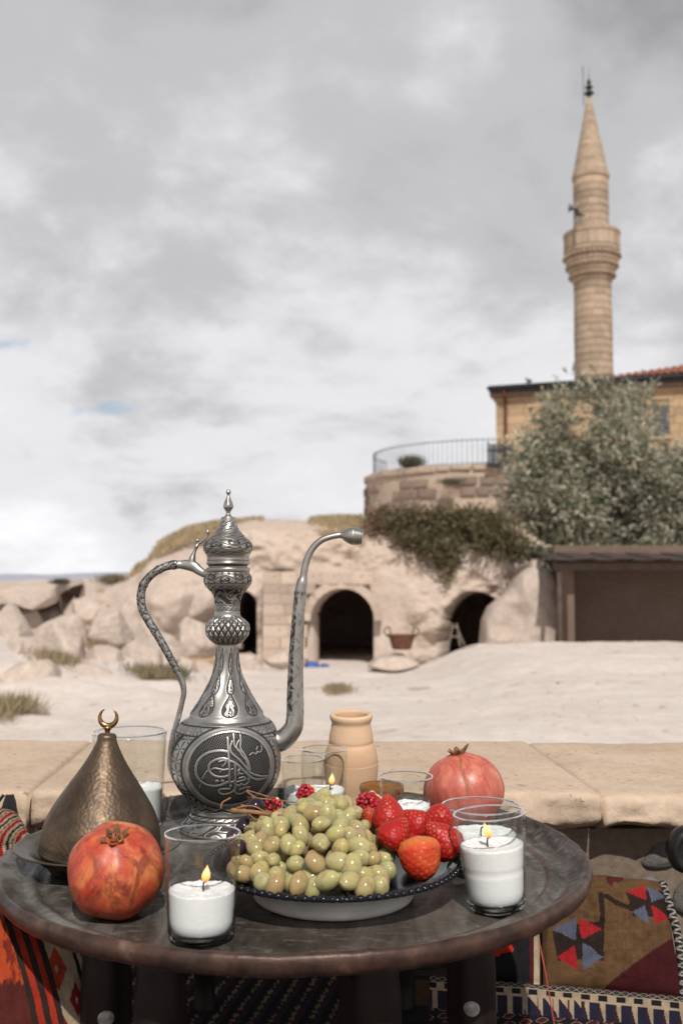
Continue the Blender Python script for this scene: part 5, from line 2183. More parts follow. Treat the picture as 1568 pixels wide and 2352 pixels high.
    hat2 = np.sin((qx * .5 - qy * .9) * .21)
    field = 1 - .50 * np.clip(hat * .9 + .15, 0, 1) * np.clip(.55 + hat2 * .7, 0, 1)
    field = np.where(rim > .5, 1.0, field)
    mask = field * (1 - cal)
    frame = (q > .905)
    mask = np.where(frame, .95 * line((q - .915) * 60, .8) + .5 * line((q - .985) * 60, .7), mask)
    h = .0006 * cal + .0004 * (1 - field) + .0016 * sstep(.90, .93, q) * (1 - sstep(.975, 1.0, q))
    X = Ax * .0630
    Z = zmid + .001 + Bx * .0562
    rr = np.interp(Z, pb[:, 1], pb[:, 0])
    X = np.clip(X, -.985 * rr, .985 * rr)
    depth = np.sqrt(np.maximum(rr ** 2 - X ** 2, 1e-7)) + .0006 + h - .0018 * sstep(.97, 1.0, q)
    dirn = np.array([math.cos(T_MED), math.sin(T_MED), 0])
    side = np.array([-math.sin(T_MED), math.cos(T_MED), 0])
    V = depth[..., None] * dirn + X[..., None] * side + Z[..., None] * np.array([0, 0, 1.0])
    me = fix_normals(mesh_from('medallion', V, grid_faces(n, n), True, {'engrave': mask}, None, m_pewter))
    me2 = me
    o = link('medallion', me2, t)
    o['label'] = 'round cross-hatched plate with raised calligraphic monogram'
    # make sure it faces outward
    nz = sum((Vector(pl.normal).dot(Vector(dirn)) for pl in list(me2.polygons)[::500]))
    if nz < 0:
        me2.flip_normals()
    # --- shoulder and neck with slanting drop panels
    rows = [(395, 136), (420, 137), (500, 139), (600, 146), (700, 165), (800, 197), (900, 244), (1000, 299), (1100, 362), (1180, 416), (1225, 444), (1245, 449), (1262, 458), (1285, 474)]
    pn = prof_D(rows, .1884, 1406.8, .1884, 190)
    pn[:, 1] += zhi - pn[0, 1]
    nlo, nhi = pn[0, 1], pn[-1, 1]
    def f_neck(T, Z, r):
        zn = (Z - nlo) / (nhi - nlo)                # 0 shoulder .. 1 knob
        tw = T * 8 / (2 * PI) - .42 * zn            # slanted flutes
        c = np.mod(tw + .30, 1) - .5
        # drop panels: wide near the shoulder, narrow to the top
        m = np.zeros_like(T)
        dr = np.zeros_like(T)
        for z0, z1, ww in ((.06, .36, .36), (.34, .62, .30), (.60, .97, .28)):
            y = (zn - z0) / (z1 - z0)
            half = ww * np.clip(np.sin(np.clip(y, 0, 1) * PI) ** .6 * (1.15 - .75 * np.clip(y, 0, 1)), 0, 1)
            d = half - np.abs(c)
            ins = (y > 0) & (y < 1)
            m = np.maximum(m, line(d, .05) * ins)
            aa, f = arabesque(c * 2.6 + .3, y * (1.9 if z0 > .5 else 1.6), 2.0)
            m = np.maximum(m, aa * ins * (d > .045))
            dr += .0007 * sstep(0, .1, d) * ins
        m = np.where((zn < .045) | (zn > .975), 0, m)
        dr += .0011 * np.cos(c * 2 * PI) * sstep(.12, .4, zn) * sstep(1.0, .85, zn)
        return dr - .0004 * m, m
    link('neck', lathe('neck', pn, NT, m_pewter, fn=f_neck), t)
    # --- knob with raised scales, collar
    rows = [(1105, 284), (1110, 290), (1150, 295), (1165, 290), (1175, 291), (1205, 312), (1245, 325), (1290, 325), (1335, 310), (1380, 276), (1420, 236), (1460, 203), (1520, 183), (1580, 172), (1640, 168), (1690, 169), (1735, 173),
            (1760, 190), (1800, 233), (1840, 268), (1895, 287), (1940, 287), (1990, 274), (2045, 240), (2090, 192), (2118, 155), (2130, 150)]
    pk = prof_D(rows, .1734, 1111.4, .1734, 300)
    pk[:, 1] += nhi - pk[0, 1]
    def zc(cy):
        return ez(1111.4 + .1734 * cy) + (nhi - ez(1111.4 + .1734 * 2130))
    def f_knob(T, Z, r):
        cy = np.interp(Z, [zc(2130), zc(1100)], [2130, 1100])
        m = np.zeros_like(T)
        dr = np.zeros_like(T)
        kn = (cy > 1775) & (cy < 2118)
        s = (cy - 1775) / 343
        u = T * 20 / (2 * PI)
        v = s * 4.6
        a = np.abs(np.mod(u + v * .5, 1) - .5)
        b = np.abs(np.mod(u - v * .5, 1) - .5)
        g = np.minimum(a, b)
        mm = np.clip((.13 - g) / .05, 0, 1)
        m = np.where(kn, mm, m)
        dr = np.where(kn, .0016 * sstep(.04, .34, g), dr)
        sc = (cy > 1745) & (cy <= 1790)
        d = np.hypot((np.mod(T * 20 / (2 * PI), 1) - .5) * 2, (cy - 1785) / 36)
        m = np.where(sc, line(d - .85, .16), m)
        for a0 in (1600, 1612, 1668, 1680, 1385, 1330, 1165, 1320):
            m = np.maximum(m, line((cy - a0) / 4, .9))
        m = np.where((cy > 1615) & (cy < 1665), np.maximum(m, dashes(T, (cy - 1615) / 50, 17, .5, -1)), m)
        m = np.where((cy > 1338) & (cy < 1380), np.maximum(m, dashes(T, (cy - 1338) / 42, 17, .5, -1)), m)
        m = np.where((cy > 1175) & (cy < 1318), np.maximum(m, vine(T, (cy - 1246) / 72, 5)), m)
        aa, f = arabesque(T * 5 / (2 * PI), (cy - 1390) / 180, 4)
        m = np.where((cy > 1392) & (cy < 1592), np.maximum(aa, (f < -.6) * .9), m)
        return dr - .0005 * m, m
    link('collar', lathe('collar', pk, NT, m_pewter, fn=f_knob), t)
    # --- lid with finial
    off = nhi - ez(1111.4 + .1734 * 2130)
    rows = [(440, 60), (441, 95), (455, 98), (520, 110), (600, 148), (650, 188), (700, 238), (740, 284), (780, 318), (825, 335), (870, 332), (910, 314), (940, 294), (968, 283), (990, 282), (1010, 285), (1025, 282), (1045, 294), (1060, 292), (1075, 275), (1095, 262), (1112, 262)]
    pl = prof_D(rows, .1734, 1111.4, .1734, 240)
    pl[:, 1] += off
    def f_lid(T, Z, r):
        cy = np.interp(Z, [zc(2130), zc(300)], [2130, 300])
        m = np.zeros_like(T)
        m = np.where((cy > 490) & (cy < 735), dashes(T + cy * .002, (cy - 490) / 46, 7, 1.0, -1, .16), m)
        m = np.where((cy > 745) & (cy < 862), vine(T, (cy - 803) / 60, 4), m)
        for a0 in (742, 866):
            m = np.maximum(m, line((cy - a0) / 4, .8))
        m = np.where((cy > 870) & (cy < 930), np.maximum(m, dashes(T, (cy - 870) / 30, 12, 1.0, -1)), m)
        for a0 in (1018, 1075, 1090):
            m = np.maximum(m, line((cy - a0) / 6, .8))
        return -.0005 * m, m
    lid = link('lid', lathe('lid', pl, NT, m_pewter, fn=f_lid), t)
    rows = [(70, 3), (75, 18), (95, 30), (113, 37), (120, 35), (138, 20), (150, 18), (200, 40), (250, 62), (290, 73), (315, 70), (345, 48), (375, 30), (395, 29), (412, 42), (430, 58), (442, 62)]
    pf = prof_D(rows, .1734, 1111.4, .1734, 90)
    pf[:, 1] += off
    def f_fin(T, Z, r):
        return -.0006 * np.abs(np.cos(T * 3)) * (r > .004), np.zeros_like(T)
    link('finial', lathe('finial', pf, 48, m_pewter, fn=f_fin), lid)
    # --- spout: faceted tube with ball mouth
    def S(cx, cy, dy=0.0):
        q = at(281.4 + .3813 * cx, 1097.3 + .3813 * cy, EY)
        return (q.x - EX, dy, q.z - TZ)
    k = .3813 * (EY - .02) / FPX
    sp = [((905, 1588), 66), ((950, 1585), 64), ((1000, 1545), 60), ((1030, 1500), 57), ((1038, 1440), 52), ((1040, 1300), 48), ((1044, 1100), 43), ((1054, 900), 38), ((1064, 760), 35), ((1075, 660), 35), ((1082, 625), 33),
          ((1088, 600), 25), ((1096, 550), 23), ((1112, 490), 22), ((1145, 425), 21), ((1195, 378), 20), ((1260, 354), 19), ((1335, 342), 19)]
    pts = catmull([(*S(*c), r * k) for c, r in sp], 150)
    def f_sp(s, th):
        on = (s > .16) & (s < .66)
        w = line(np.sin(th * 2 + .9 * np.sin(s * 60)) , .22) * (np.sin(s * 170 + th) > -.3)
        a, f = arabesque(s * 16, th / PI, 1)
        return np.where(on, np.where(np.cos(th) > .35, np.clip(a * 1.0, 0, 1), w * .85), 0) + .5 * line((s - .66) * 60, .6)
    me = tube('spout', pts[:, :3], pts[:, 3], m_pewter, 32, True, True, .92, f_sp)
    co = np.zeros(len(me.vertices) * 3, np.float32)
    me.vertices.foreach_get('co', co)
    co = co.reshape(-1, 3)
    ctr = np.repeat(pts[:, :3], 32, 0)
    th = np.tile(np.linspace(0, 2 * PI, 32, endpoint=False), len(pts))
    s = np.repeat(np.linspace(0, 1, len(pts)), 32)
    fac = 1 + (.10 * np.abs(np.cos(th * 3)) - .05) * sstep(.12, .2, s) * sstep(.68, .62, s)
    co = ctr + (co - ctr) * fac[:, None]
    me.vertices.foreach_set('co', co.astype(np.float32).ravel())
    me.update()
    spo = link('spout', me, t)
    p0, p1 = Vector(S(1322, 344)), Vector(S(1445, 358))
    ax = p1 - p0
    L = ax.length
    pr = [(19 * k, -.1 * L), (24 * k, 0), (38 * k, .16 * L), (50 * k, .38 * L), (54 * k, .55 * L)]
    for i in range(4):
        z = .58 + i * .105
        rr_ = (57, 56, 53, 47)[i]
        pr += [((rr_ - 5) * k, z * L), (rr_ * k, (z + .05) * L), ((rr_ - 3) * k, (z + .085) * L)]
    pr += [(36 * k, L), (14 * k, L), (10 * k, .8 * L)]
    me = lathe('mouth', catmull(pr, 80), 40, m_pewter)
    o = link('mouth', me, spo, p0)
    o.rotation_euler = ax.to_track_quat('Z', 'Y').to_euler()
    # --- handle
    hp = [((308, 1815), 7), ((288, 1740), 15), ((289, 1660), 16), ((304, 1560), 17), ((332, 1460), 17), ((357, 1360), 16), ((370, 1290), 17), ((360, 1230), 20), ((325, 1155), 22), ((275, 1060), 24), ((215, 955), 25), ((160, 865), 26), ((122, 790), 27),
          ((112, 715), 27), ((130, 640), 26), ((175, 585), 25), ((230, 548), 25), ((300, 526), 27), ((350, 524), 25), ((395, 530), 24)]
    pts = catmull([(*S(*c), r * k) for c, r in hp], 170)
    rad = pts[:, 3].copy()
    sarr = np.linspace(0, 1, len(pts))
    for c in (.80, .885, .945):
        rad *= 1 + .16 * np.exp(-((sarr - c) / .008) ** 2)
    def f_h(s, th):
        a, f = arabesque(s * 34, th / PI * .9, 3)
        b = (np.abs(np.sin(s * 300)) < .45) & (np.abs(np.sin(th * 5)) < .6)
        return np.where(s > .42, np.clip(a, 0, 1) * (s < .96), .75 * b) * (np.abs(np.cos(th)) < .93)
    hn = link('handle', tube('handle', pts[:, :3], rad, m_pewter, 28, True, True, .8, f_h), t)
    br = [((340, 524), 24), ((385, 525), 32), ((430, 535), 34), ((465, 560), 27), ((500, 578), 24), ((535, 576), 24), ((552, 572), 12)]
    pts = catmull([(*S(*c, -.012 * max(0, (c[0] - 400) / 150)), r * k) for c, r in br], 40)
    link('bracket', tube('bracket', pts[:, :3], pts[:, 3], m_pewter, 18, True, True, .75), hn)
    lug = [((418, 520), 26), ((420, 492), 22), ((428, 462), 14), ((440, 432), 10), ((446, 415), 14), ((455, 400), 9), ((478, 385), 8), ((498, 368), 8), ((512, 345), 8), ((514, 325), 12), ((512, 314), 8)]
    pts = catmull([(*S(*c), r * k) for c, r in lug], 60)
    link('thumb_lever', tube('thumb_lever', pts[:, :3], pts[:, 3], m_pewter, 14, True, True), hn)
    pts = catmull([(*S(462, 402), 7 * k), (*S(450, 392), 7 * k), (*S(452, 376), 11 * k), (*S(456, 368), 6 * k)], 20)
    link('thumb_knob', tube('thumb_knob', pts[:, :3], pts[:, 3], m_pewter, 12), hn)


build_ewer()


# ================================================================== LIDDED DISH
def build_dish():
    Y = 1.299
    k = .3589 * 1.27 / FPX
    loc = Vector(((229 - 784) / FPX * 1.273, Y, TZ))
    t = thing('lidded_dish', 'hammered brass dish with tall conical lid and crescent finial', 'lidded dish', loc)
    M = Mat('hammered aged brass', (.16, .11, .06), .33, .9)
    v = M.voronoi(210, 'F1')
    n = M.noise(14, 5, .6)
    n2 = M.noise(60, 4, .6)
    col = M.ramp(n, [(.25, (.060, .043, .033)), (.5, (.120, .086, .060)), (.78, (.23, .16, .098))])
    col = M.mix(M.ramp(n2, [(.5, 0.), (.75, .4)]), col, (.24, .165, .09))
    M.set('Base Color', col)
    M.set('Roughness', M.ramp(n2, [(.3, .58), (.7, .44)]))
    M.bump(v, .32, .0014)
    rows = [(290, 50), (296, 56), (330, 62), (400, 90), (500, 143), (600, 207), (700, 270), (800, 328), (900, 364), (980, 377), (1040, 381), (1055, 385), (1062, 381), (1075, 372)]
    z0 = .0205
    pts = [(r * k, z0 + (1075 - y) * k * .955) for y, r in rows][::-1]
    p = catmull(pts, 140)
    p = np.concatenate([p, [(0.0005, p[-1, 1] + .0005)]])
    lid = link('lid', lathe('lid', p, 96, M.m), t, rot=(0, R(2.6), 0))
    zt = p[-1, 1]
    Mb = Mat('polished bronze', (.34, .20, .085), .28, 1.0)
    nb = Mb.noise(60, 4)
    Mb.set('Base Color', Mb.ramp(nb, [(.3, (.20, .115, .05)), (.7, (.42, .26, .115))]))
    Mb.bump(nb, .2, .002)
    stem = catmull([(17 * k, zt - .001), (16 * k, zt + 3 * k), (19 * k, zt + 22 * k), (30 * k, zt + 36 * k), (26 * k, zt + 46 * k), (4 * k, zt + 52 * k)], 24)
    fi = link('crescent', None if False else lathe('crescent_stem', stem, 24, Mb.m), lid)
    fi.name = 'finial'
    a = np.linspace(R(-90 + 152), R(-90 - 152), 70)[::1]
    cz = zt + 46 * k + 58 * k
    rad = 55 * k
    th = np.abs(np.linspace(-1, 1, 70))
    tk = k * (17 * (1 - th ** 1.6) + 2.5)
    # inner circle sits higher than the outer one, so the horns close in
    cp = np.stack([rad * np.cos(a) * (1 + .0 * th), 0 * a, cz + rad * np.sin(a) * 1.02], -1)
    link('crescent', tube('crescent', cp, tk, Mb.m, 16, True, True, .85), fi)
    # dish: foot, bowl and flat flange
    Md = simple('dull bronze dish', (.13, .105, .08), .36, .85, .35, 30, .2, .002)
    dp = catmull([(.0005, .003), (.045, .002), (.056, .0), (.060, .0015), (.066, .009), (.076, .017), (.080, .0215), (.086, .0255), (.102, .0305), (.1055, .0325), (.105, .0338), (.1025, .0330),
                  (.087, .0280), (.0815, .0235), (.0780, .0205), (.070, .016), (.040, .010), (.0005, .009)], 110)
    link('dish', lathe('dish', dp, 96, Md), t)


build_dish()

# ================================================================== CANDLES IN GLASSES
def glass_mat():
    M = Mat('clear thin glass', (1, 1, 1), .0)
    tr = M.node('ShaderNodeBsdfTransparent')
    tr.inputs[0].default_value = (.975, .985, .98, 1)
    gl = M.node('ShaderNodeBsdfGlossy')
    gl.inputs['Roughness'].default_value = .02
    lw = M.node('ShaderNodeLayerWeight')
    lw.inputs[0].default_value = .5
    fac = M.math('ADD', M.math('MULTIPLY', M.math('POWER', lw.outputs['Facing'], 5.0), .90), .035)
    mx = M.node('ShaderNodeMixShader')
    M.link(fac, mx.inputs[0])
    M.link(tr.outputs[0], mx.inputs[1])
    M.link(gl.outputs[0], mx.inputs[2])
    M.link(mx.outputs[0], M.out.inputs['Surface'])
    return M.m


m_glass = glass_mat()
_g = Mat('solid glass', (.97, .985, .98), .01)
_g.set('Transmission Weight', 1.0).set('IOR', 1.48)
m_solid = _g.m
_w = Mat('granulated white wax', (.80, .79, .78), .7, 0, .3)
_wn = _w.noise(420, 3, .7)
_w.set('Base Color', _w.ramp(_wn, [(.3, (.80, .79, .79)), (.6, (.87, .86, .855))]))
_w.set('Subsurface Weight', .25).set('Subsurface Radius', (.008, .007, .006)).set('Subsurface Scale', .5)
_w.bump(_wn, .22, .0012)
m_wax = _w.m
m_wick = simple('burnt wick', (.02, .015, .012), .9)


def flame_mat():
    M = Mat('candle flame', (1, .6, .2), .5)
    g = M.node('ShaderNodeSeparateXYZ')
    M.link(M.coord('Generated'), g.inputs[0])
    c = M.ramp(g.outputs[2], [(0.0, (.9, .20, .02)), (.35, (1.0, .50, .13)), (.65, (1.0, .74, .36)), (1.0, (1.0, .55, .15))])
    em = M.node('ShaderNodeEmission')
    M.link(c, em.inputs[0])
    em.inputs[1].default_value = 1.55
    tr = M.node('ShaderNodeBsdfTransparent')
    lw = M.node('ShaderNodeLayerWeight')
    lw.inputs[0].default_value = .5
    mx = M.node('ShaderNodeMixShader')
    M.link(M.math('MULTIPLY', lw.outputs['Facing'], .85), mx.inputs[0])
    M.link(em.outputs[0], mx.inputs[1])
    M.link(tr.outputs[0], mx.inputs[2])
    M.link(mx.outputs[0], M.out.inputs['Surface'])
    return M.m


m_flame = flame_mat()


def candle(label, x, y, rb, rt, h, wax_h, seed, lit=False, tilt=(0, 0), lump=.0, flame_dx=.0, burnt=True, z=0.0, line_h=None, flame_lean=.0):
    t = thing('candle_glass', label, 'candle', (x, y, TZ + .0008 + z), (tilt[0], tilt[1], 0), 'candles in clear glasses')
    g = np.random.default_rng(seed)
    w = .0017
    bt = .006                                     # thick bottom
    def ro(zz):
        f = np.clip(zz / h, 0, 1)
        return rb + (rt - rb) * f ** 1.05
    zs = np.linspace(.011, h - .0013, 16)
    wall = [(ro(.011), .011)] + [(ro(q), q) for q in zs] + [(ro(q) - w, q) for q in zs[::-1]]
    link('glass_wall', lathe('glass_wall', wall, 72, m_glass), t)
    th = np.linspace(0, 2 * PI, 73)
    ring = [((ro(h) - w / 2) * math.cos(a), (ro(h) - w / 2) * math.sin(a), h - .001) for a in th]
    link('rim', tube('rim', ring, .00115, m_solid, 10, True, False), t)
    base = catmull([(.0004, 0), (rb * .72, 0), (rb * .88, .001), (rb * .975, .005), (ro(.0112), .0112)], 26)
    base = np.concatenate([base, catmull([(ro(.0112) - w, .0114), (rb - w - .003, .0085), (rb * .8, bt), (.0004, bt)], 18)])
    link('glass_base', lathe('glass_base', base, 72, m_solid), t)
    # wax: side and uneven top
    nr, nt = 26, 64
    TH = np.linspace(0, 2 * PI, nt, endpoint=False)
    rows = []
    for (q, zz) in ((.55, bt + .0005), (.80, bt + .0012), (.93, .0102), (.985, .016)):
        rr = (ro(zz) - w - .0006) * q
        rows.append(np.stack([rr * np.cos(TH), rr * np.sin(TH), np.full(nt, zz)], -1))
    for f in np.linspace(.1, 1, 16):
        zz = .016 + (wax_h - .016) * f
        rr = ro(zz) - w - .0005
        rad = rr + .00018 * fbm(np.cos(TH) * 30, np.sin(TH) * 30, zz * 900, 2, seed)
        if line_h and abs(zz - line_h) < (wax_h - .016) / 30:
            rad = rad - .0012
        top = 1.0 * (f > .93)
        zj = zz + top * (.0016 * fbm(np.cos(TH) * 16, np.sin(TH) * 16, seed, 3, seed) + lump * fbm(np.cos(TH) * 1.6 + seed, np.sin(TH) * 1.6, 0, 3, seed + 1))
        rows.append(np.stack([rad * np.cos(TH), rad * np.sin(TH), zj], -1))
    R0 = ro(wax_h) - w - .0005
    for q in np.linspace(.96, .015, nr):
        X, Y_ = R0 * q * np.cos(TH), R0 * q * np.sin(TH)
        dish = -.0035 * (1 - q ** 3) if lump < .004 else 0.0
        Z = wax_h + dish + .0013 * fbm(X * 420, Y_ * 420, 0, 3, seed + 3) + .0016 * fbm(X * 120, Y_ * 120, 0, 3, seed + 4) * (1 if lump < .004 else 1.6) + lump * fbm(X / R0 * 1.6 * q ** 0 + seed, Y_ / R0 * 1.6, 0, 3, seed + 1)
        rows.append(np.stack([X, Y_, Z], -1))
    V = np.stack(rows)
    link('wax', mesh_from('wax', V, grid_faces(len(rows), nt, True), True, None, None, m_wax), t)
    if burnt:
        fx = flame_dx
        wp = catmull([(fx, 0, wax_h - .006), (fx - .0006, 0, wax_h + .003), (fx + .0002, -.0004, wax_h + .0065), (fx + .0020, -.0008, wax_h + .0078), (fx + .0030, -.001, wax_h + .0070)], 18)
        link('wick', tube('wick', wp, .0009, m_wick, 8), t)
    if lit:
        fx = flame_dx
        prof = catmull([(.0003, 0), (.0026, .0018), (.0046, .0052), (.0044, .0085), (.0028, .0125), (.0010, .0160), (.0002, .0178)], 30)
        me = lathe('flame', prof, 24, m_flame)
        for v in me.vertices:
            v.co.x += flame_lean * (v.co.z / .0178) ** 1.4
        fo = link('flame', me, t, (fx + .0015, -.0004, wax_h + .0062))


candle('short clear glass with burning white candle beside the front pomegranate', -.144, 1.047, .0335, .0395, .107, .050, 3, True, (R(-2.0), 0), 0.0, .002, flame_lean=.002)
candle('clear glass nearly full of white wax, burning, in front at the tray side', .1735, 1.135, .0315, .0405, .106, .071, 5, True, (R(-1.0), R(-4.2)), 0.0, -.004, z=.0018, line_h=.045, flame_lean=-.004, burnt=True)
candle('wide glass with burnt-down white candle behind the full one', .1765, 1.278, .040, .0500, .084, .049, 7, False, (0, 0), .003, .0)
candle('small glass with heaped white wax between strawberries and far pomegranate', .091, 1.425, .033, .0385, .092, .048, 9, False, (0, 0), .010, .0, burnt=False)
candle('small glass of white wax closest to the ewer, behind the burning tumbler', -.061, 1.603, .0300, .0355, .0845, .034, 11, False, (0, 0), .006, .0, burnt=False)
candle('taller tumbler with burning candle rising behind the grapes', -.0265, 1.528, .0320, .0355, .113, .052, 13, True, (0, 0), .002, .010, flame_lean=.001)
candle('tall wide hurricane glass of white wax behind the brass lid', -.3105, 1.475, .0475, .0540, .147, .066, 15, False, (0, 0), .006, .0, burnt=False)


# ================================================================== CLAY JAR, AMBER BOWL
def build_jar():
    Y = 1.612
    k = .3813 * 1.592 / FPX
    x = (806 - 784) / FPX * 1.592
    t = thing('clay_jar', 'unglazed pale terracotta jar with ridged waist behind the glasses', 'jar', (x, Y, TZ), (R(5), 0, 0))
    M = Mat('pale terracotta', (.62, .36, .20), .85, 0, .25)
    n = M.noise(7, 5, .55, 0, M.coord('Object', (1, 1, 2.2)))
    sp = M.noise(160, 3, .6)
    col = M.ramp(n, [(.3, (.54, .345, .215)), (.55, (.64, .44, .285)), (.75, (.70, .51, .35))])
    col = M.mix(M.ramp(sp, [(.70, 0.), (.76, .8)]), col, (.28, .15, .08))
    M.set('Base Color', col)
    h = M.math('ADD', M.math('MULTIPLY', M.wave(95, 2.5, 3, None, 'Z'), .35), M.math('MULTIPLY', sp, .6))
    M.bump(h, .18, .001)
    z = lambda cy: at(806, 1097.3 + .3813 * cy, Y).z - TZ
    rows = [(1452, 104), (1440, 112), (1428, 122), (1410, 128), (1398, 126), (1392, 118), (1398, 108)]
    outer = [(150 / 1.1, -1)]
    pts = [(.030, .0), (.034, .002), (.0395, .035), (.0425, .062), (.0430, .080), (162 * k * .98, z(1720)), (158 * k, z(1680)), (149 * k, z(1630)), (138 * k, z(1598)), (133 * k, z(1588)), (129 * k, z(1584)), (131 * k, z(1578)),
           (129 * k, z(1540)), (121 * k, z(1495)), (117 * k, z(1462)), (121 * k, z(1452)), (127 * k, z(1436)), (128 * k, z(1424)), (123 * k, z(1412)), (110 * k, z(1410)), (100 * k, z(1418)), (97 * k, z(1440)), (102 * k, z(1500)), (110 * k, z(1570)), (.036, .08), (.034, .03), (.001, .006)]
    pts = [p_ for i, p_ in enumerate(pts) if i == 0 or i < 5 or True]
    p = catmull(pts, 150)
    p = np.concatenate([[(.0005, .0)], p])
    link('body', lathe('body', p, 80, M.m), t)


build_jar()


def build_bowl():
    M = Mat('amber glass', (.62, .30, .09), .06)
    M.set('Transmission Weight', .75).set('IOR', 1.45)
    t = thing('amber_bowl', 'small amber-brown glass bowl with a thick rim beside the clay jar', 'bowl', (.061, 1.532, TZ + .0005))
    p = catmull([(.0004, 0), (.016, 0), (.019, .002), (.026, .018), (.0315, .042), (.0335, .0565), (.0325, .0585), (.0305, .0570), (.0285, .042), (.022, .018), (.014, .007), (.0004, .006)], 70)
    link('bowl', lathe('bowl', p, 64, M.m), t)


build_bowl()


# ================================================================== POMEGRANATES
def pom_mat(name, a, b, c, blotch):
    M = Mat(name, a, .34, 0, .5)
    vec = M.coord('Object')
    n = M.noise(26, 5, .6, .4, M.coord('Object', (1, 1, .55)))
    n2 = M.noise(75, 4, .62, .3, M.coord('Object', (1, 1, .5)))
    n3 = M.noise(24, 5, .65, 1.4, M.coord('Object', (1.1, 1, .6)))
    col = M.ramp(n, [(.40, a), (.5, b), (.60, c)])
    col = M.mix(M.ramp(n3, [(.48, 0.), (.58, .95)]), col, blotch)
    col = M.mix(.35, col, M.ramp(n2, [(.3, tuple(q * .55 for q in b)), (.7, tuple(min(1, q * 1.25) for q in c))]))
    sp = M.noise(260, 2, .5)
    col = M.mix(M.ramp(sp, [(.66, 0.), (.73, .6)]), col, (.42, .20, .10))
    M.set('Base Color', col)
    M.set('Roughness', M.ramp(n2, [(.3, .52), (.7, .36)]))
    M.set('Subsurface Weight', .12).set('Subsurface Radius', (.01, .003, .002)).set('Subsurface Scale', .3)
    M.bump(M.math('ADD', n2, M.math('MULTIPLY', sp, .4)), .12, .0025)
    return M.m


m_calyx = simple('dried calyx', (.17, .085, .035), .85, 0, .5, 60, .5, .003)


def pomegranate(label, loc, r, mat, tilt, seed, crack=False, rotz=0):
    t = thing('pomegranate', label, 'pomegranate', loc, group='whole pomegranates')
    nu, nv = 70, 120
    ph = np.linspace(0.012, PI - .012, nu)
    th = np.linspace(0, 2 * PI, nv, endpoint=False)
    P, T = np.meshgrid(ph, th, indexing='ij')
    k = 1 + .022 * np.cos(6 * T + .5) * np.sin(P) ** 1.2 + .02 * fbm(np.sin(P) * np.cos(T) * 1.4 + seed, np.sin(P) * np.sin(T) * 1.4, np.cos(P) * 1.4, 3, seed)
    k = k * (1 - .06 * np.exp(-(P / .38) ** 2) + .05 * np.exp(-((P - .2) / .12) ** 2)) * (1 - .05 * np.exp(-((PI - P) / .5) ** 2))
    if crack:
        ct = R(-92) + .10 * np.sin(P * 6) * .4
        dT = np.abs(np.mod(T - ct + PI, 2 * PI) - PI)
        k = k - .016 * np.exp(-(dT * np.sin(P) / .05) ** 2) * sstep(.15, .3, P) * sstep(1.75, 1.3, P)
    z = np.cos(P) * k * .96
    V = np.stack([np.sin(P) * np.cos(T) * k, np.sin(P) * np.sin(T) * k, z], -1) * r
    at_ = {'crack': np.zeros(nu * nv)}
    if crack:
        at_ = {'crack': (np.exp(-(dT * np.sin(P) / (.022 + .018 * fbm(P * 9, T * 9, 0, 3, 3))) ** 2) * sstep(.15, .25, P) * sstep(1.6, 1.25, P))}
    me = mesh_from('rind', V, grid_faces(nu, nv, True)[:, ::-1], True, at_, None, mat)
    o = link('rind', me, t)
    q = Euler((tilt[0], tilt[1], rotz))
    o.rotation_euler = q
    # calyx crown: short tube ending in pointed sepals, stamens inside
    cr, H = r * .17, r * .16
    g = np.random.default_rng(seed)
    nS = 6
    th2 = np.linspace(0, 2 * PI, 72, endpoint=False)
    rows = []
    hh = [g.uniform(.45, 1.0) for _ in range(nS)]
    fl = [g.uniform(.7, 1.7) for _ in range(nS)]
    for f in np.linspace(0, 1, 12):
        pk = np.abs(np.mod(th2 * nS / (2 * PI), 1) - .5) * 2            # 0 in the sepal middle
        idx = (th2 * nS / (2 * PI)).astype(int) % nS
        hi = np.array(hh)[idx]
        fi = np.array(fl)[idx]
        top = (1 - pk) ** .8 * 1.15 * hi + .12
        zz = r * .94 + H * (-.35 + f * (.35 + np.minimum(top, 2)))
        rr = cr * (1.02 - .15 * f + .75 * fi * f ** 2 * np.clip(top, 0, 1.2))
        rows.append(np.stack([rr * np.cos(th2), rr * np.sin(th2), zz], -1))
    for f in np.linspace(1, .1, 8):
        zz = rows[-1][:, 2] * 0 + (r * .94 + H * (-.2)) * (1 - f) + f * rows[11][:, 2]
        rr = (np.hypot(rows[11][:, 0], rows[11][:, 1]) * f + cr * .8 * (1 - f)) - .0007
        rows.append(np.stack([rr * np.cos(th2), rr * np.sin(th2), zz - .0006], -1))
    me = fix_normals(mesh_from('calyx', np.stack(rows), grid_faces(len(rows), 72, True), True, None, None, m_calyx))
    c = link('calyx', me, t)
    c.rotation_euler = q
    for i in range(26):
        a, rr = g.uniform(0, 2 * PI), cr * .75 * math.sqrt(g.random())
        pts = [(rr * math.cos(a), rr * math.sin(a), r * .88), (rr * 1.05 * math.cos(a), rr * 1.05 * math.sin(a), r * .95 + g.uniform(0, .004)), (rr * .9 * math.cos(a + .3), rr * .9 * math.sin(a + .3), r * .98 + g.uniform(0, .005))]
        link('stamen', tube('stamen', pts, .0007, m_calyx, 5), c)
    return t


m_pom1 = pom_mat('ripe red pomegranate rind', (.36, .018, .016), (.46, .045, .022), (.58, .19, .060), (.13, .008, .010))
m_pom2 = pom_mat('rosy pomegranate rind', (.44, .075, .055), (.52, .115, .080), (.60, .21, .135), (.36, .045, .038))
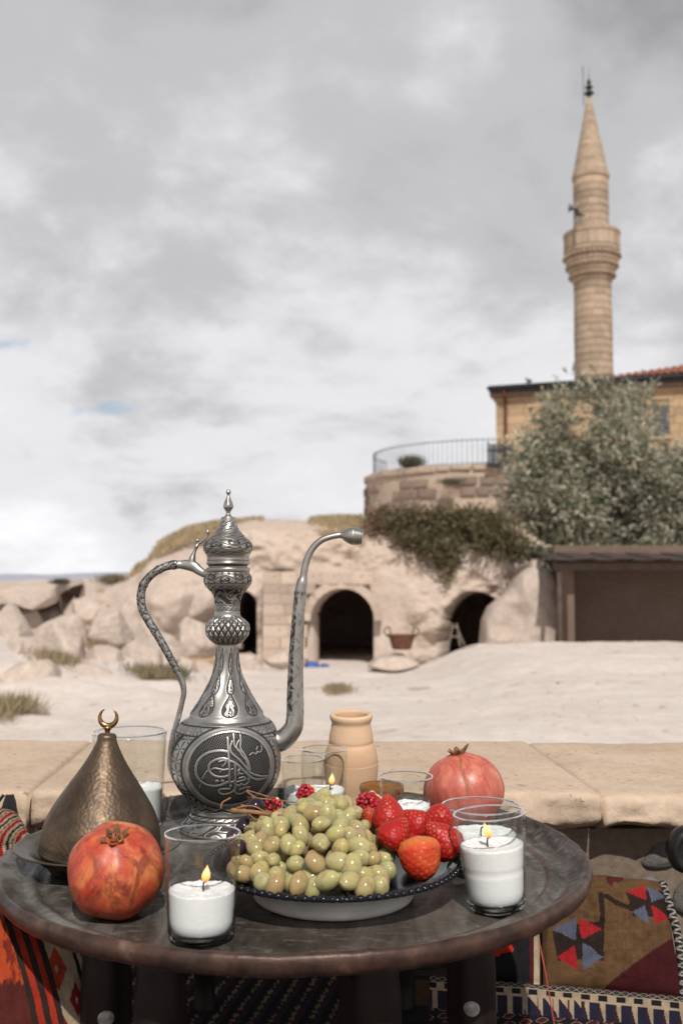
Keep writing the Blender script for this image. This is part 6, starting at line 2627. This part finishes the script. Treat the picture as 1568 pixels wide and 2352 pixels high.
# cracked fruit: dry brown split
_nt = m_pom2.node_tree
_b = _nt.nodes['Principled BSDF']
_src = _b.inputs['Base Color'].links[0].from_socket
_at = _nt.nodes.new('ShaderNodeAttribute')
_at.attribute_name = 'crack'
_mx = _nt.nodes.new('ShaderNodeMix')
_mx.data_type = 'RGBA'
_nt.links.new(_at.outputs['Fac'], _mx.inputs['Factor'])
_nt.links.new(_src, _mx.inputs[6])
_mx.inputs[7].default_value = (.22, .11, .035, 1)
_nt.links.new(_mx.outputs[2], _b.inputs['Base Color'])

pomegranate('blotchy red and orange pomegranate in front of the brass lid', (-.2485, 1.118, TZ + .0495), .0525, m_pom1, (R(33), R(6)), 5, False, 0)
pomegranate('rosy cracked pomegranate standing at the far side of the tray', (.182, 1.502, TZ + .0555), .0585, m_pom2, (R(3), R(-9)), 9, True, 0)


# ================================================================== FRUIT PLATE
PX, PY = -.009, 1.192


def build_plate():
    t = thing('fruit_plate', 'footed plate with beaded blue-black rim holding the fruit', 'plate', (PX, PY, TZ))
    mw = simple('cream glazed foot', (.84, .80, .74), .3, 0, .15, 20, .1, .001)
    md = Mat('blue-black glossy glaze', (.006, .006, .009), .16, 0, .35)
    nn = md.noise(60, 4)
    md.set('Base Color', md.ramp(nn, [(.4, (.004, .004, .006)), (.7, (.010, .011, .018))]))
    foot = catmull([(.0005, .006), (.07, .006), (.086, .002), (.091, .0), (.0935, .002), (.0930, .010), (.0955, .0165), (.104, .0215), (.112, .0255)], 60)
    link('foot', lathe('foot', foot, 120, mw), t)
    top = catmull([(.112, .0256), (.130, .0315), (.146, .0375), (.1495, .0395), (.1485, .0425), (.145, .0425), (.13, .036), (.11, .0305), (.08, .026), (.0005, .0245)], 90)
    link('well', lathe('well', top, 160, md.m), t)
    bead = blob('bead', .0042, .0042, .0036, 10, 14, 0, 1, 0, md.m)
    n = 96
    for i in range(n):
        a = 2 * PI * i / n
        link('bead', bead, t, (.1478 * math.cos(a), .1478 * math.sin(a), .0415))


build_plate()


# ---- white grapes
def grape_mat(name, cols, sub=1.0):
    M = Mat(name, cols[0], .24, 0, .5)
    r = M.rand()
    n = M.noise(110, 4, .6)
    n2 = M.noise(420, 2, .5)
    col = M.ramp(r, [(i / (len(cols) - 1), c) for i, c in enumerate(cols)])
    col = M.mix(M.ramp(n, [(.48, 0.), (.66, .55)]), col, tuple(q * .66 for q in cols[-1]))
    if sub > .3:
        col = M.mix(M.ramp(M.noise(60, 3, .6), [(.54, 0.), (.74, .22)]), col, (.62, .62, .46))
    col = M.mix(M.ramp(n2, [(.72, 0.), (.78, .30)]), col, (.20, .12, .05))
    M.set('Base Color', col)
    M.set('Roughness', M.ramp(n, [(.3, .13), (.7, .28)]))
    M.set('Subsurface Weight', sub).set('Subsurface Radius', (.011, .0085, .0022)).set('Subsurface Scale', 1.0)
    M.set('Transmission Weight', .20 if sub > .3 else 0.0).set('IOR', 1.38)
    if sub > .3:
        M.set('Sheen Weight', .10).set('Sheen Roughness', .4).set('Sheen Tint', (.95, .92, .72, 1))
    return M.m


m_grape = grape_mat('white grape skin', [(.43, .42, .19), (.53, .47, .215), (.41, .42, .22), (.52, .43, .19), (.42, .295, .15), (.52, .49, .25), (.47, .41, .185), (.43, .32, .16), (.50, .47, .235), (.38, .26, .14)])
m_black = grape_mat('black grape skin', [(.014, .012, .022), (.022, .014, .026), (.03, .016, .022)], .1)
m_stem = simple('dry brown grape stem', (.26, .13, .06), .8, 0, .35, 50, .3, .001)
m_stem2 = simple('green grape stem', (.20, .21, .08), .7, 0, .3, 50)


def build_grapes():
    t = thing('grape_bunch', 'heaped bunch of green-amber white grapes on the plate', 'grapes', (PX - .025, PY, TZ + .035))
    g = np.random.default_rng(12)
    meshes = []
    for i in range(4):
        def f(X, Y_, Z, P, T, i=i):
            return 1 + .03 * np.cos(2 * T + i) - .05 * np.exp(-(P / .25) ** 2) + .02 * np.cos(3 * P + i)
        meshes.append(blob('grape', .0096, .0096, .0116 + .0010 * (i % 3), 18, 24, 0, 1, 0, m_grape, f))
    # skin of the heap: its top height over the plate at each place
    sx = [540, 556, 596, 650, 700, 740, 780, 820, 850, 885, 925, 945]
    sy = [1975, 1912, 1878, 1850, 1834, 1810, 1824, 1854, 1892, 1928, 1962, 2000]
    Yr = 1.215
    xs = np.array([at(a, 1900, Yr).x for a in sx])
    zs = np.array([at(a, b, Yr).z for a, b in zip(sx, sy)]) - .012
    zp = TZ + .042
    def top(x, y):
        ridge = np.interp(x, xs, zs, left=zp - .03, right=zp - .03)
        yr = Yr + .1 * (x + .03)
        fr = np.where(y < yr, np.clip((yr - y) / (yr - 1.058), 0, 1.6), np.clip((y - yr) / (1.315 - yr), 0, 1.6))
        return zp - .002 + (ridge - zp) * np.clip(1 - fr ** 2.1, -1, 1)
    pts = []
    dmin = .0176
    tries = 0
    while tries < 150000 and len(pts) < 298:
        tries += 1
        x, y = g.uniform(-.140, .090), g.uniform(1.045, 1.305)
        zt = float(top(x, y))
        if zt < zp + .002:
            continue
        if (x - PX) ** 2 + (y - PY) ** 2 > .140 ** 2:
            continue
        lay = g.choice([0, 0, 0, 1])
        z = zt - lay * .017 + g.uniform(-.003, .004)
        if z < zp:
            continue
        d = dmin * g.uniform(.93, 1.08)
        if all((x - a) ** 2 + (y - b) ** 2 + (z - c) ** 2 > d * d for a, b, c in pts):
            pts.append((x, y, z))
    for i, (x, y, z) in enumerate(pts):
        e = (g.normal(scale=.9), g.normal(scale=.9), g.uniform(0, 6.28))
        s = g.choice([g.uniform(.72, .95), g.uniform(.92, 1.16), g.uniform(.92, 1.12)])
        link('grape', meshes[i % 4], t, (x - t.location.x, y - t.location.y, z - t.location.z), e, (s, s, s * g.uniform(.95, 1.16)))
    # stems: main stalk sticking out, branches inside the heap
    b = Vector((-.10, 1.20, TZ + .083))
    a = at(533, 1862, 1.235)
    q = catmull([tuple(a), tuple((a + Vector((-.07, 1.2, TZ + .088))) / 2 + Vector((0, 0, .0015))), (-.07, 1.2, TZ + .088), (-.01, 1.19, TZ + .075)], 30)
    link('stalk', tube('stalk', q - np.array(t.location), np.linspace(.0028, .0022, 30) * (1 + .25 * (np.arange(30) < 2)), m_stem, 10), t)
    for i in range(26):
        p = Vector(pts[int(g.integers(len(pts)))])
        c = Vector((p.x * .75 - .01, (p.y - 1.19) * .7 + 1.19, p.z - .022))
        q = catmull([tuple(p), tuple((p + c) / 2 + Vector((g.normal() * .003, g.normal() * .003, 0))), tuple(c)], 8)
        link('twig', tube('twig', q - np.array(t.location), .0011, m_stem2, 6), t)


build_grapes()


def build_black_grapes():
    t = thing('grape_bunch', 'few black grapes on dry stems tucked behind the white grapes', 'grapes', (-.118, 1.262, TZ + .045))
    me = blob('grape', .0108, .0108, .0125, 16, 22, .01, 2, 3, m_black)
    g = np.random.default_rng(8)
    for (x, y, z) in ((-.108, 1.285, .073), (-.093, 1.30, .062), (-.122, 1.27, .060), (-.128, 1.215, .050), (-.118, 1.186, .052), (-.128, 1.168, .050), (-.118, 1.150, .064), (-.132, 1.245, .052), (-.108, 1.262, .085)):
        link('grape', me, t, (x + .118, y - 1.262, z - .045), (g.normal() * .5, g.normal() * .5, 0), (1, 1, 1))
    for i in range(9):
        a = Vector((-.01 + g.normal() * .015, .02 + g.normal() * .01, .030 + g.uniform(0, .02)))
        b = a + Vector((g.uniform(-.02, .05), g.normal() * .012, g.uniform(-.014, .016)))
        c = b + Vector((g.uniform(.0, .03), g.normal() * .012, g.uniform(-.012, .01)))
        link('twig', tube('twig', catmull([tuple(a), tuple(b), tuple(c)], 12), np.linspace(.0013, .0008, 12), m_stem, 6), t)


build_black_grapes()


# ---- strawberries
def strawberry_mat(name, c0, c1, tip):
    M = Mat(name, c0, .40, 0, .3)
    n = M.noise(40, 4)
    col = M.ramp(n, [(.3, c0), (.7, c1)])
    col = M.mix(M.attr('pale'), col, tip)
    col = M.mix(M.attr('seed'), col, (.58, .33, .08))
    M.set('Base Color', col)
    M.set('Subsurface Weight', .18).set('Subsurface Radius', (.008, .002, .001)).set('Subsurface Scale', .4)
    return M.m


m_straw = strawberry_mat('ripe strawberry flesh', (.30, .008, .010), (.40, .018, .014), (.46, .08, .025))
m_straw2 = strawberry_mat('orange strawberry flesh', (.46, .022, .014), (.54, .055, .020), (.56, .16, .035))
m_green = simple('strawberry leaf', (.07, .12, .03), .6, 0, .3, 40)


def strawberry(label, loc, L, Rr, axis, seed, mat=None, pale=.0, blunt=0.0, leafy=False):
    """axis points from the stalk end to the tip"""
    t = thing('strawberry', label, 'strawberry', loc, group='strawberries on the fruit plate')
    nu, nv = 80, 110
    s = np.linspace(0.004, .996, nu)
    th = np.linspace(0, 2 * PI, nv, endpoint=False)
    S_, T = np.meshgrid(s, th, indexing='ij')
    rp = np.interp(s, [0, .04, .12, .28, .45, .65, .82, .93, 1], [.04, .52, .82, 1, .95, .74 + .12 * blunt, .46 + .2 * blunt, .24 + .14 * blunt, .02])
    for _ in range(3):
        rp[1:-1] = (rp[:-2] + 2 * rp[1:-1] + rp[2:]) / 4
    rr = np.repeat(rp[:, None], nv, 1) * Rr
    rr *= 1 + .07 * fbm(np.cos(T) * 1.2 + seed, np.sin(T) * 1.2, S_ * 2, 3, seed) + .05 * np.cos(2 * T + seed)
    z = (S_ - .45) * L
    n = 150
    i = np.arange(n) + .5
    gs = .04 + .93 * i / n
    ga = i * 2.39996
    seed_m = np.zeros_like(rr)
    pit = np.zeros_like(rr)
    x, y = rr * np.cos(T), rr * np.sin(T)
    for a_, b_ in zip(gs, ga):
        r0 = np.interp(a_, s, rp) * Rr
        d2 = (x - r0 * np.cos(b_)) ** 2 + (y - r0 * np.sin(b_)) ** 2
        dz = z - (a_ - .45) * L
        d = np.sqrt(d2 + dz ** 2)
        pit = np.maximum(pit, np.exp(-(d / .0015) ** 2))
        seed_m = np.maximum(seed_m, np.exp(-(np.sqrt(d2 * 1.7 + dz ** 2 * .8) / .00085) ** 4))
    rr = rr - .0010 * pit + .0007 * seed_m
    V = np.stack([rr * np.cos(T), rr * np.sin(T), z], -1)
    pl = np.clip(pale * 1.6 * sstep(.35, .0, S_) + pale * .9 * fbm(np.cos(T) + seed, np.sin(T), S_ * 2, 2, 4), 0, .9)
    me = mesh_from('flesh', V, grid_faces(nu, nv, True), True, {'seed': seed_m, 'pale': pl}, None, mat or m_straw)
    q = Vector((0, 0, 1)).rotation_difference(Vector(axis).normalized())
    o = link('flesh', me, t)
    o.rotation_euler = q.to_euler()
    if leafy:
        g = np.random.default_rng(seed)
        for k in range(7):
            a = 2 * PI * k / 7 + g.normal() * .1
            ln = Rr * g.uniform(.7, 1.0)
            rows = []
            for f in np.linspace(0, 1, 7):
                w = Rr * .22 * math.sin(PI * min(1, f * .9 + .08))
                d = np.array([math.cos(a), math.sin(a), 0])
                sd = np.array([-math.sin(a), math.cos(a), 0])
                c = d * (f * ln + .001) + np.array([0, 0, -.46 * L + .0035 * f - .004 * f * f - .0008])
                rows.append([c - sd * w, c + np.array([0, 0, -.0006]), c + sd * w])
            me = mesh_from('sepal', np.array(rows), grid_faces(7, 3), True, None, None, m_green)
            so = link('sepal', me, t)
            so.rotation_euler = q.to_euler()
    return t


def sb(label, D, Y, L, Rr, axis, seed, **kw):
    p = at(D[0], D[1], Y)
    strawberry(label, p, L, Rr, axis, seed, **kw)


sb('orange-red blunt strawberry at the plate front, palest of them', (964, 1968), 1.135, .050, .0245, (.12, -.25, -.9), 3, mat=m_straw2, pale=.8, blunt=.9, leafy=False)
sb('dark red strawberry just behind the palest one', (907, 1917), 1.172, .043, .0205, (.55, .15, .75), 4)
sb('tall strawberry with orange tip at the top of the heap', (893, 1872), 1.212, .047, .0205, (-.1, .1, 1), 5, pale=.25)
sb('deep red strawberry in the middle behind, half covered', (950, 1893), 1.225, .046, .0200, (-.7, .2, .45), 6)
sb('strawberry lying sideways next to the wide candle glass', (1003, 1884), 1.222, .046, .0175, (-.85, .1, -.35), 7)
sb('large shiny red strawberry against the full candle glass', (1015, 1930), 1.172, .052, .0225, (-.55, -.1, .62), 8, pale=.12, leafy=True)
sb('small orange strawberry peeking out beside the pomegranate seeds', (850, 1878), 1.225, .028, .0125, (-.2, -.5, .6), 9, pale=.4, blunt=.8)
sb('shadowed strawberry low at the back of the plate', (940, 1945), 1.205, .040, .0185, (.6, .3, .3), 10)

# ---- opened pomegranate pieces
m_aril = Mat('pomegranate seed', (.30, .006, .014), .12, 0, .6)
m_aril.set('Base Color', m_aril.ramp(m_aril.noise(120, 2), [(.35, (.22, .004, .012)), (.7, (.48, .02, .03))]))
m_aril.set('Subsurface Weight', .3).set('Subsurface Radius', (.006, .001, .001)).set('Subsurface Scale', .4)
m_aril = m_aril.m
m_pith = simple('pomegranate pith', (.66, .47, .28), .75, 0, .25, 60, .4, .002)


def pom_piece(label, D, Y, r, seed, nar):
    p = at(D[0], D[1], Y)
    t = thing('pomegranate_piece', label, 'pomegranate piece', p)
    g = np.random.default_rng(seed)
    def f(X, Y_, Z, P, T):
        return 1 - .35 * np.clip(-Y_, 0, 1) + .12 * np.cos(3 * T + seed)
    link('pith', blob('pith', r * .95, r * .7, r * .8, 24, 32, .25, 2.2, seed, m_pith, f), t, (r * .30, r * .55, -r * .05))
    V, F = [], []
    base = blob('aril_shape', .0031, .0031, .0038, 8, 10, .05, 2, 1, None)
    bv = np.array([v.co[:] for v in base.vertices])
    bf = [tuple(pl.vertices) for pl in base.polygons]
    bpy.data.meshes.remove(base)
    cen = []
    while len(cen) < nar:
        d = g.normal(size=3)
        d /= np.linalg.norm(d)
        if d[1] > .55:
            continue
        c = d * r * .92 * g.uniform(.9, 1.05) * np.array([.9, .75, .85])
        if all(np.linalg.norm(c - q) > .0044 for q in cen):
            cen.append(c)
        if g.random() < .0005:
            break
    for c in cen:
        e = Euler(tuple(g.normal(size=3))).to_matrix()
        k = len(V)
        rot = bv @ np.array(e).T * g.uniform(.85, 1.15)
        V.extend((rot + c).tolist())
        F.extend([tuple(i + k for i in q) for q in bf])
    o = link('seeds', mesh_from('seeds', V, F, True, None, None, m_aril), t)
    o['kind'] = 'stuff'


pom_piece('broken pomegranate piece full of red seeds between grapes and strawberries', (846, 1847), 1.262, .0165, 3, 60)
pom_piece('scrap of pomegranate with few red seeds behind the top grapes', (702, 1822), 1.285, .0115, 6, 26)
pom_piece('torn pomegranate rind showing pale pith behind the grape stalk', (628, 1850), 1.300, .0105, 9, 14)

# ---- red thread hanging from the tray edge
a, b = at(1236, 2170, 1.05), at(1282, 2400, 1.02)
pts = catmull([tuple(at(1238, 2165, 1.062)), tuple(at(1246, 2205, 1.045)), tuple(at(1258, 2270, 1.04)), tuple(at(1268, 2330, 1.04)), tuple(at(1290, 2450, 1.04))], 40)
tag(link('thread', tube('thread', pts, .0007, simple('red thread', (.42, .06, .05), .8), 6)), 'thin red thread dangling from the edge of the tray', 'thread')
